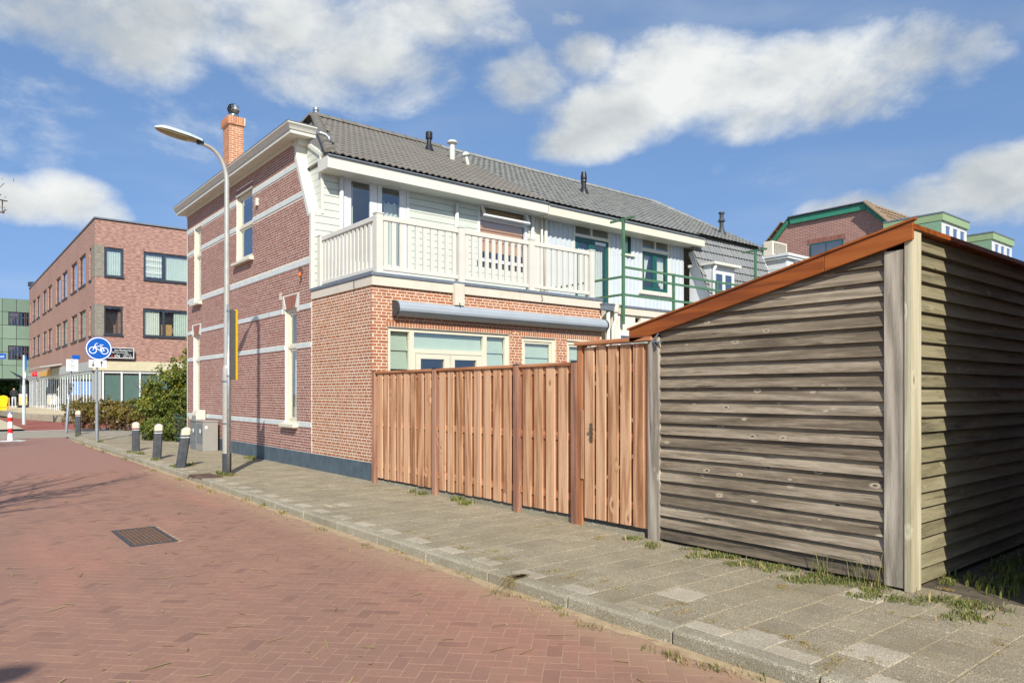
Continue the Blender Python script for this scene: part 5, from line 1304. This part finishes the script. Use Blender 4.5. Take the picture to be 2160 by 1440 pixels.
# ------------------------------------------------------------------ street lamp
def lamp(loc,rz,label):
    t=empty('street_lamp',loc,label,'street lamp','street lamps'); 
    def b(mb,n,m,**k): 
        o=MB.build(mb,n,m,base=(0,0,0),**k); o.parent=t; ORG[o.name]=Vector(loc); return o
    mb=MB(); mb.tube([(0,0,0),(0,0,.4)],.082,16); b(mb,'ground_sleeve','dark_grey',smooth='auto')
    mb=MB(); mb.tube([(0,0,.12),(0,0,2.0),(0,0,2.02),(0,0,2.06)],[.078,.078,.078,.066],18); b(mb,'lower_pole','lamp_paint',smooth='auto')
    pts=[(0,0,2.05),(0,0,4.2),(0,0,5.55)]; rs=[.058,.049,.043]
    for k in range(1,9):
        a=R(82)*k/8; pts.append((-.42+.42*math.cos(a),0,5.55+.62*math.sin(a))); rs.append(.042-.001*k)
    pts.append((-.48,0,6.19)); rs.append(.033)
    mb=MB(); mb.tube(pts,rs,16); b(mb,'pole','lamp_paint',smooth='auto')
    for z in(.95,1.75):
        mb=MB(); mb.tube([(0,0,z),(0,0,z+.03)],.084,16); b(mb,'strap','steel',smooth='auto')
    # housing: domed shell with a bowl underneath
    hl,mb=.80,MB(); n=14; sec=10; vs=[]
    for i in range(n+1):
        f=i/n; w_=.152*min(1,(1.0-max(0,(f-.62)/.38)**2.2)**.5+.02)*(.62+.38*min(1,f/.25)); hh=.095*(.75+.25*math.sin(f*3.1))*max(.35,1-max(0,(f-.8)/.2)**2*.8)
        for k in range(sec+1):
            a=math.pi*k/sec; vs.append((-.46-hl*f,math.cos(a)*w_,6.20+.10*f+math.sin(a)*hh))
    w2_=sec+1; fs=[(i*w2_+k,i*w2_+k+1,(i+1)*w2_+k+1,(i+1)*w2_+k) for i in range(n) for k in range(sec)]+[tuple(range(w2_)),tuple(n*w2_+k for k in range(w2_))[::-1]]
    mb.add(vs,fs); hd_=b(mb,'lamp_head','lamp_head',smooth='auto')
    mb=MB(); vs=[]
    for i in range(n+1):
        f=.14+.84*i/n; w_=.135*min(1,(1.0-max(0,(f-.62)/.38)**2.2)**.5+.02)
        dp=.06*math.sin(math.pi*min(1,max(0,(f-.12)/.88)))**.5+.002
        for k in range(sec+1):
            a=math.pi*k/sec; vs.append((-.46-hl*f,math.cos(a)*w_,6.198+.10*f-math.sin(a)*dp))
    mb.add(vs,[(i*w2_+k,i*w2_+k+1,(i+1)*w2_+k+1,(i+1)*w2_+k) for i in range(n) for k in range(sec)]); o=b(mb,'lamp_bowl','lamp_bowl',smooth=True); 
    mb=MB(); mb.obox((-.48,0,6.2),(1,0,0),(0,1,0),.05,.05,.035); b(mb,'spigot','dark_grey')
    t.rotation_euler=(0,0,rz); return t
t=mat('lamp_bowl'); fin(t,L(150,140,104),.12,None,spec=.8)
lamp((4.34,14.02,0),0,'tall grey street lamp with a curved arm on the pavement beside the brick house')
lamp((-4.95,-2.42,-.1),math.pi,'street lamp on the far side of the road, outside the picture')
ys=empty('traffic_sign',(4.30,13.80,0),'tall narrow sign with a yellow edge on a thin steel pipe by the lamp post','sign')
mb=MB(); mb.tube([(4.30,13.80,-.02),(4.30,13.80,3.2)],.030,14); mb.build('pipe','galvanised',ys,smooth=True)
d=Vector((.80,.60,0)); n_=Vector((.60,-.80,0)); c0=Vector((4.30,13.80,2.46))
mb=MB(); mb.obox(c0+d*.125+n_*.0,d,n_,.085,.012,.655); mb.build('back_plate','sign_back',ys)
mb=MB(); mb.obox(c0+d*.235,d,n_,.022,.022,.665); mb.obox(c0+d*.125-n_*.02,d,n_,.085,.006,.66); mb.build('yellow_face','sign_yellow',ys)
for z in(1.85,3.07):
    mb=MB(); mb.tube([(4.30,13.80,z),(4.30,13.80,z+.03)],.036,14); mb.obox((4.34,13.83,z+.015),d,n_,.05,.01,.015); mb.build('clamp','steel',ys)
# ------------------------------------------------------------------ bike sign
bs=empty('bicycle_sign',(4.10,26.4,0),'round blue bicycle sign with an arrow plate below on a steel post','sign')
mb=MB(); mb.tube([(4.10,26.4,-.05),(4.10,26.4,1.2),(4.10,26.4,1.22),(4.10,26.4,3.1)],[.055,.055,.032,.030],14); mb.build('post','galvanised',bs,smooth='auto')
def disc(mb,cx,cz,y,r0,r1,n=48):
    vs=[];fs=[]
    for k in range(n):
        a=2*math.pi*k/n; vs+=[(cx+r1*math.cos(a),y,cz+r1*math.sin(a)),(cx+r0*math.cos(a),y,cz+r0*math.sin(a))]
    fs=[(2*k,2*((k+1)%n),2*((k+1)%n)+1,2*k+1) for k in range(n)]; mb.add(vs,fs)
SX,SZ,SY=4.14,2.97,26.34
mb=MB(); mb.lathe((SX,SY,SZ),[(.37,-.02),(.385,-.01),(.385,0),(.36,0),(.001,0)],48,(0,-1,0)); mb.build('sign_face','sign_blue',bs)
mb=MB(); disc(mb,SX,SZ,SY-.004,.335,.365); mb.build('white_ring','sign_white',bs)
bk=MB()
def seg(a,b,w=.022):
    bk.bar((SX+a[0],SY-.006,SZ+a[1]),(SX+b[0],SY-.006,SZ+b[1]),.004,w,up=(b[1]-a[1]+1e-6,0,a[0]-b[0]))
for cx,cz in((-.165,-.055),(.165,-.07)): disc(bk,SX+cx,SZ+cz,SY-.006,.088,.112,32)
for a,b in(((-.165,-.055),(-.09,.15)),((-.115,.07),(.075,.07)),((.075,.07),(.03,-.07)),((-.115,.06),(.03,-.07)),((.03,-.07),(.165,-.07)),((.165,-.07),(.07,.09)),((-.09,.15),(-.03,.165)),((.03,.12),(.13,.12)),((.075,.07),(.085,.12))): seg(a,b)
bk.build('bicycle_symbol','sign_white',bs)
mb=MB(); mb.box(3.86,4.36,26.335,26.35,2.36,2.60); ap=mb.build('arrow_plate','sign_white',bs)
for cx,s_ in((3.98,-1),(4.22,1)):
    mb=MB(); mb.box(cx-.013,cx+.013,26.33,26.334,2.40,2.56); tz=2.48+s_*.10
    mb.add([(cx,26.331,tz),(cx-.055,26.331,tz-s_*.085),(cx,26.331,tz-s_*.06),(cx+.055,26.331,tz-s_*.085)],[(0,1,2,3)]); mb.build('arrow','sign_black',ap)
# ------------------------------------------------------------------ bollards
def bollard(x,y,h,lx,ly,red,label):
    o=empty('bollard',(x,y,0),label,'bollard','black bollards along the kerb')
    def bld(mb,n,m,**k):
        mb.v=[(a+lx*c_/h,b+ly*c_/h,c_) for a,b,c_ in mb.v]; q_=MB.build(mb,n,m,base=(0,0,0),**k); q_.parent=o; return q_
    w_=.088
    def oct_(z,s): return [(s*math.copysign(.5,0)*0+sx*s,sy*s,z) for sx,sy in((-1,-.6),(-.6,-1),(.6,-1),(1,-.6),(1,.6),(.6,1),(-.6,1),(-1,.6))]
    def ringed(mb,lv):
        vs=[p for z,s in lv for p in oct_(z,s)]; mb.add(vs,[(i*8+k,i*8+(k+1)%8,(i+1)*8+(k+1)%8,(i+1)*8+k) for i in range(len(lv)-1) for k in range(8)]+[tuple((len(lv)-1)*8+k for k in range(8))])
    mb=MB(); ringed(mb,[(-.1,w_),(h-.22,w_*.97),(h-.215,w_*.9),(h-.20,w_*.9),(h-.195,w_*.98),(h-.16,w_*.98)]); bld(mb,'shaft','bollard_black')
    mb=MB(); ringed(mb,[(h-.158,w_*1.0),(h-.05,w_*.98),(h-.015,w_*.62),(h,w_*.3)]); bld(mb,'cap','bollard_cap')
    mb=MB(); ringed(mb,[(h-.212,w_*1.0),(h-.198,w_*1.0)]); bld(mb,'ring','sign_white')
    if red: mb=MB(); mb.box(-w_*1.01,-w_*.2,-w_*1.03,-w_*.5,h-.19,h-.165); bld(mb,'reflector','sign_red')
bollard(4.25,31.4,.88,0,0,True,'black bollard with a dirty white cap farthest away, before the hedge')
bollard(4.2,21.2,.77,0,0,True,'upright black bollard with a red reflector, second from far end')
bollard(4.07,18.3,.82,.04,-.02,False,'slightly tilted grey bollard between the red reflector one and the cabinets')
bollard(4.0,15.95,.83,.11,-.05,False,'strongly leaning black bollard nearest the lamp post')
rp=empty('marker_post',(2.06,30.17,-.1),'red and white striped marker post standing in the road','post')
for i,(z0,z1,m_) in enumerate(((0,.26,'sign_white'),(.26,.42,'sign_red'),(.42,.66,'sign_white'),(.66,.80,'sign_red'),(.80,.92,'sign_white'))):
    mb=MB(); mb.lathe((2.06,30.17,-.1),[(.085 if i==0 else .075,z0),(.07,z1)],18); mb.build('band',m_,rp,smooth='auto')
mb=MB(); mb.lathe((2.06,30.17,.82),[(.085,0),(.085,.03),(.06,.06),(.01,.07)],18); mb.build('cap','galvanised',rp,smooth='auto')
mb=MB(); rr=random.Random(4); mb.add([(2.06+(.35+.3*rr.random())*math.cos(a*.4),30.0+(.35+.5*rr.random())*math.sin(a*.4),-.098) for a in range(16)],[tuple(range(16))]); o=mb.build('road_marking','white_road_paint'); o['kind']='structure'
# cabinets by the wall
def cabinet(x0,x1,y0,y1,h,m,label,lid=.03):
    o=empty('utility_cabinet',((x0+x1)/2,(y0+y1)/2,0),label,'cabinet','utility cabinets at the wall')
    mb=MB(); mb.box(x0,x1,y0,y1,0,h-lid); mb.build('body',m,o,bevel=.008)
    mb=MB(); mb.box(x0-.015,x1+.01,y0-.015,y1+.015,h-lid+.002,h+.01); mb.build('lid',m,o,bevel=.008)
    mb=MB(); mb.box(x0-.006,x0,y0+.04,y1-.04,.2,h-.08); mb.build('door','cabinet_dark',o); mb=MB(); mb.box(x0-.012,x0-.006,y0+.08,y0+.11,h*.5,h*.5+.1); mb.build('lock','dark_grey',o)
    mb=MB(); mb.box(x0-.011,x0-.0065,y0+.2,y0+.3,h*.6,h*.6+.1); mb.box(x0+.05,x0+.11,y0-.004,y0,h*.75,h*.75+.07) ; mb.build('stickers','sign_white',o)
cabinet(5.52,5.90,19.80,20.42,.80,'cabinet_grey','front grey utility cabinet nearest the lamp post against the wall')
cabinet(5.54,5.90,20.52,21.1,.79,'cabinet_dark','darker grey utility cabinet behind the front one at the wall')
o=empty('meter_box',(5.85,20.9,.0),'rounded beige box rising behind the two utility cabinets','cabinet')
mb=MB(); mb.prism([(5.72,21.15,0),(5.97,21.15,0),(5.97,21.15,1.06),(5.82,21.15,1.06),(5.75,21.15,1.02),(5.72,21.15,.93)],(0,.5,0)); mb.build('body','fascia_weathered',o,bevel=.02)
mb=MB(); mb.box(5.714,5.719,21.2,21.6,.3,.9); mb.build('door','cabinet_grey',o)
# leaning direction sign
ls=empty('direction_sign',(4.25,34.5,0),'white direction sign with an arrow on a leaning steel post beside the hedge','sign')
mb=MB(); mb.tube([(4.25,34.5,-.1),(4.33,34.44,1.25),(4.335,34.437,1.3),(4.44,34.35,2.95)],[.06,.058,.036,.034],12); mb.build('post','galvanised',ls,smooth='auto')
mb=MB(); mb.box(4.22,4.64,34.26,34.28,2.44,2.92); p_=mb.build('plate','sign_white',ls)
mb=MB(); disc(mb,4.43,2.66,34.255,.085,.10,28); mb.build('emblem_ring','green_rail',p_)
mb=MB(); mb.box(4.38,4.50,34.25,34.256,2.855,2.87); mb.add([(4.36,34.252,2.862),(4.40,34.252,2.885),(4.40,34.252,2.84)],[(0,1,2)]); mb.box(4.38,4.48,34.25,34.256,2.65,2.672); mb.build('arrow','sign_black',p_)
mb=MB(); mb.box(4.33,4.42,34.22,34.26,1.75,1.83); mb.box(4.28,4.44,34.3,34.36,1.55,1.95); mb.build('stickers','sign_back',ls)
mb=MB(); mb.box(4.44,4.72,34.36,34.39,2.93,3.1); mb.build('street_name_plate','sign_blue',ls)
# far lamp with two wing shaped panels
fp=empty('sign_pole',(3.65,44.9,-.1),'pale steel pole with two dark wing plates in front of the green building','pole')
mb=MB(); mb.tube([(3.65,44.9,-.1),(3.65,44.9,1.9),(3.65,44.9,1.95),(3.65,44.9,3.5)],[.085,.08,.06,.055],14); mb.build('pole','lamp_head',fp,smooth='auto')
for s_ in(-1,1):
    mb=MB(); mb.add([(3.65+s_*.05,44.9,2.36),(3.65+s_*.62,44.7,2.66 if s_<0 else 2.40),(3.65+s_*.35,44.75,2.42 if s_<0 else 2.28),(3.65+s_*.05,44.85,2.22)],[(0,1,2,3)]); mb.prism([(3.65+s_*.05,44.9,2.36),(3.65+s_*.62,44.7,2.66 if s_<0 else 2.40),(3.65+s_*.05,44.85,2.25)],(0,.03,.02)); mb.build('wing_plate','anthracite',fp)
mb=MB(); mb.box(3.70,3.74,44.6,45.2,2.75,3.45); mb.build('blue_sign','sign_blue',fp)
mb=MB(); mb.box(3.60,3.72,44.8,44.84,2.3,2.6); mb.build('white_sign','sign_white',fp)
sn=empty('street_name_sign',(1.75,36.7,-.1),'blue street name sign cut by the left edge','sign')
mb=MB(); mb.tube([(1.75,36.75,-.1),(1.75,36.75,3.3)],.04,12); mb.build('post','galvanised',sn,smooth=True)
mb=MB(); mb.box(1.3,2.36,36.68,36.70,2.96,3.18); mb.build('plate','sign_blue',sn)
text('straat',.16,'sign_white',sn,(2.30,36.675,3.02),(R(90),0,0),align='RIGHT')
# bin, advertising board, passer-by on the plaza
yb=empty('yellow_bin',(3.9,63.6,.1),'yellow post box on the plaza at the left edge','post box')
mb=MB(); mb.prism([(3.62,63.4,.5),(4.12,63.4,.5),(4.22,63.4,1.15),(4.15,63.4,1.3),(3.95,63.4,1.36),(3.65,63.4,1.3),(3.58,63.4,1.15)],(0,.5,0)); mb.build('box','yellow_bin',yb,bevel=.03)
mb=MB(); mb.box(3.7,4.1,63.45,63.85,.1,.5); mb.build('foot','yellow_bin',yb)
mb=MB(); mb.box(4.225,4.29,63.4,63.9,.3,1.2); mb.build('side_panel','cardboard',yb)
ab=empty('advertising_board',(6.0,74,.28),'colourful advertising board standing on the plaza beside the passer-by','board')
mb=MB(); mb.box(5.55,6.35,73.9,74.1,.28,.42); mb.build('foot','black_plastic',ab); mb=MB(); mb.box(5.6,6.3,73.96,74.04,.42,1.5); mb.build('frame','black_plastic',ab)
mb=MB(); mb.box(5.65,6.25,73.945,73.955,.5,1.45); mb.build('poster','poster',ab)
mb=MB(); mb.box(5.66,6.24,73.938,73.944,1.2,1.44); mb.build('headline','pale_cloth',ab)
for x in(5.88,6.05):
    mb=MB(); mb.lathe((x,73.94,.6),[(.06,0),(.07,.3),(.03,.4),(.03,.5)],10); mb.build('bottle_picture','sign_white',ab)
pe=empty('person',(5.42,75.5,.28),'person in a dark jacket and pale trousers standing on the plaza','person')
pmsh=bpy.data.meshes.new('body'); J=[(0,0,.95),(0,0,1.2),(0,0,1.42),(0,0,1.52),(0,-.02,1.66),(-.1,0,.9),(-.11,-.03,.5),(-.11,0,.06),(-.11,-.13,.03),(.1,0,.9),(.11,.04,.5),(.12,.08,.06),(.12,-.05,.03),(-.2,0,1.40),(-.27,-.02,1.15),(-.16,-.2,1.02),(.2,0,1.40),(.27,-.02,1.15),(.17,-.2,1.02)]
RD=[.15,.15,.15,.06,.1,.09,.065,.05,.04,.09,.065,.05,.04,.07,.05,.04,.07,.05,.04]
pmsh.from_pydata(J,[(0,1),(1,2),(2,3),(3,4),(0,5),(5,6),(6,7),(7,8),(0,9),(9,10),(10,11),(11,12),(2,13),(13,14),(14,15),(2,16),(16,17),(17,18)],[])
pb=bpy.data.objects.new('body',pmsh); COL.objects.link(pb); pb.parent=pe
md=pb.modifiers.new('skin','SKIN'); 
for i,v in enumerate(pmsh.skin_vertices[0].data): v.radius=(RD[i],RD[i]); v.use_root=(i==0)
pb.modifiers.new('sub','SUBSURF').levels=1
t=mat('person_clothes'); zc=t.n('ShaderNodeSeparateXYZ',{0:t.n('ShaderNodeTexCoord',None,None).outputs['Object']},None).outputs[2]
cl=t.mix(t.m('GREATER_THAN',zc,.92),L(186,190,198),L(42,44,48)); cl=t.mix(t.m('GREATER_THAN',zc,1.53),cl,L(206,160,136)); cl=t.mix(t.m('GREATER_THAN',zc,1.72),cl,L(50,40,34)); cl=t.mix(t.m('LESS_THAN',zc,.09),cl,L(220,220,220)); fin(t,cl,.85)
pmsh.materials.append(MATS['person_clothes'])
# ------------------------------------------------------------------ weeds, dry grass, litter
GREEN=[(5.67,4.76),(5.66,4.18),(5.76,4.11),(5.79,3.99),(5.7,3.77),(5.67,3.49),(5.8,3.53),(5.48,3.17),(5.66,3.14),(5.77,3.06),(5.75,2.92),(5.83,2.7),(5.73,2.59),(5.46,2.55),(5.84,2.94),(6.49,2.33),(5.63,2.31),(5.81,2.23),(5.9,2.06),(5.88,1.93),(5.93,1.84),(5.66,1.92),(5.4,1.92),(5.73,5.12),(4.04,25.57),(4.11,30.34),(3.94,20.54),(4.01,20.03),(3.97,18.01),(3.92,16.03),(4.29,16.36),(4.22,13.85),(4.28,14.1),(5.85,17.05),(5.8,16.93),(5.77,9.63),(5.88,8.62),(5.80,8.2)]
DRY=[(3.95,3.43),(4.18,3.33),(4.18,3.17),(4.22,3.77),(4.12,2.82),(4.18,2.22),(4.16,2.06),(4.29,1.92),(4.23,2.55),(3.88,2.05),(6.1,2.27),(5.66,2.44),(4.91,1.6),(5.12,1.58),(5.25,2.24),(5.28,3.15),(5.6,1.71),(5.58,6.3),(5.61,8.56),(5.58,5.49),(5.48,5.26),(4.13,10.13),(4.32,9.24),(4.14,6.98),(4.1,6.52),(4.13,5.6),(4.12,5.92),(4.18,4.64),(4.21,4.41),(4.19,4.11),(4.15,5.29),(4.45,13.9),(4.5,13.7),(5.7,9.3),(5.72,10.1)]
FOOT=[(3.62,2.92),(3.59,2.85),(3.6,2.69),(3.63,2.55),(3.63,2.51),(3.73,2.4),(3.64,8.23),(3.71,6.52),(3.72,6.42),(3.67,6.03),(3.71,5.32),(3.67,4.42),(3.62,4.69),(3.64,3.93),(3.58,3.62),(3.72,4.12),(3.6,6.89),(3.6,14.5),(3.61,13.17),(3.62,12.39),(3.71,11.14),(3.6,16.4),(3.69,26.31),(3.62,24.49),(3.65,22.5),(3.65,19.74),(3.68,9.6),(3.7,10.4)]
def blades(mb,x,y,z,n,h,spread,rg_,w=.004,lean=.9):
    for _ in range(n):
        a=rg_.random()*6.283; r=spread*rg_.random()**.7; p=Vector((x+r*math.cos(a),y+r*math.sin(a),z)); hh=h*rg_.uniform(.4,1.2); ln=lean*hh*rg_.uniform(.2,1.); b=rg_.random()*6.283
        d=Vector((math.cos(b),math.sin(b),0)); s=Vector((-d.y,d.x,0))*w*rg_.uniform(.7,1.6)
        m1=p+d*ln*.4+Vector((0,0,hh*.65)); m2=p+d*ln+Vector((0,0,hh*(1 if ln<hh*.6 else .7)))
        mb.add([p-s,p+s,m1+s*.8,m1-s*.8,m2],[(0,1,2,3),(3,2,4)])
rg_=random.Random(21); g1,g2,g3=MB(),MB(),MB()
for x,y in GREEN:
    far=y>7; n=90 if far else 150
    for _ in range(3): blades(g1,x+rg_.gauss(0,.06),y+rg_.gauss(0,.06 if not far else .1),0,n//3,.034 if not far else .075,.085,rg_,.0032 if not far else .005)
    blades(g2,x,y,0,10,.06,.16,rg_)
for k in range(26):   # band of grass at the foot of the shed
    y=rg_.uniform(2.6,4.5); blades(g1,5.84+rg_.gauss(0,.03),y,0,30,.028,.07,rg_,.003)
blades(g1,5.80,2.70,0,26,.22,.12,rg_,.0022,.7); blades(g1,5.82,3.05,0,14,.22,.10,rg_,.003,.5); blades(g2,5.84,2.62,0,8,.34,.1,rg_,.0025,.4)
for _ in range(40): blades(g1,rg_.uniform(6.4,8.4),rg_.uniform(1.4,2.3),-.012,30,.09,.15,rg_,.006)
for x,y in DRY:
    lx=rg_.random()<.5
    for _ in range(5):
        t=rg_.uniform(-.16,.16); blades(g3,x+(t if lx else rg_.gauss(0,.02)),y+(rg_.gauss(0,.02) if lx else t),-.003,22,.012,.045,rg_,.0022,2.4)
for x,y in FOOT:
    for _ in range(3): blades(g1 if rg_.random()<.45 else g2,x+rg_.gauss(0,.03),y+rg_.gauss(0,.09),-.1,12,.04 if y<9 else .07,.06,rg_,.0026 if y<9 else .005,1.3)
for _ in range(150):  # moss and straw in the cross joints of the pavement
    y=-1.2+.302*round(rg_.uniform(5,60)); x=rg_.uniform(3.95,5.9)
    if rg_.random()<.6: blades(g3,x,y,-.004,6,.010,.05,rg_,.002,2.4)
for _ in range(60): blades(g2,rg_.uniform(3.45,3.74),rg_.uniform(2.2,16),-.1,5,.02,.07,rg_,.003,2.5)
# drooping dry tuft over the kerb
for _ in range(60):
    p=Vector((3.9+rg_.gauss(0,.02),4.66+rg_.gauss(0,.025),.01)); q_=p+Vector((-.14+rg_.gauss(0,.02),rg_.gauss(0,.05),.0)); e_=q_+Vector((-.06+rg_.gauss(0,.03),rg_.gauss(0,.04),-.10)); s=Vector((0,.0025,0)); g2.add([p-s,p+s,q_+s,q_-s,e_],[(0,1,2,3),(3,2,4)])
for mb,nm,m_,lb in((g1,'weeds','grass','green weeds and grass in the pavement edges'),(g2,'dry_grass','grass_dry','straw coloured dry grass along the kerb and walls'),(g3,'moss','moss','yellowish moss and dead tufts in the paving joints')):
    o=mb.build(nm,m_); tag(o,lb,'weeds',kind='stuff')
lt=MB(); rg_=random.Random(31)
for _ in range(260):
    y=rg_.uniform(2.4,14); x=rg_.uniform(.058*y-.3,3.7); a=rg_.random()*6.283; l=rg_.choice((.012,.02,.05,.09))*rg_.uniform(.6,1.2); w_=.004+.003*rg_.random()
    d=Vector((math.cos(a),math.sin(a),0))*l; s=Vector((-d.y,d.x,0)).normalized()*w_; p=Vector((x,y,-.095))
    lt.add([p-d-s,p-d+s,p+d+s+Vector((0,0,.006)),p+d-s+Vector((0,0,.004))],[(0,1,2,3)])
o=lt.build('straw_litter','grass_dry'); tag(o,'bits of straw and litter scattered on the red brick road','litter',kind='stuff')
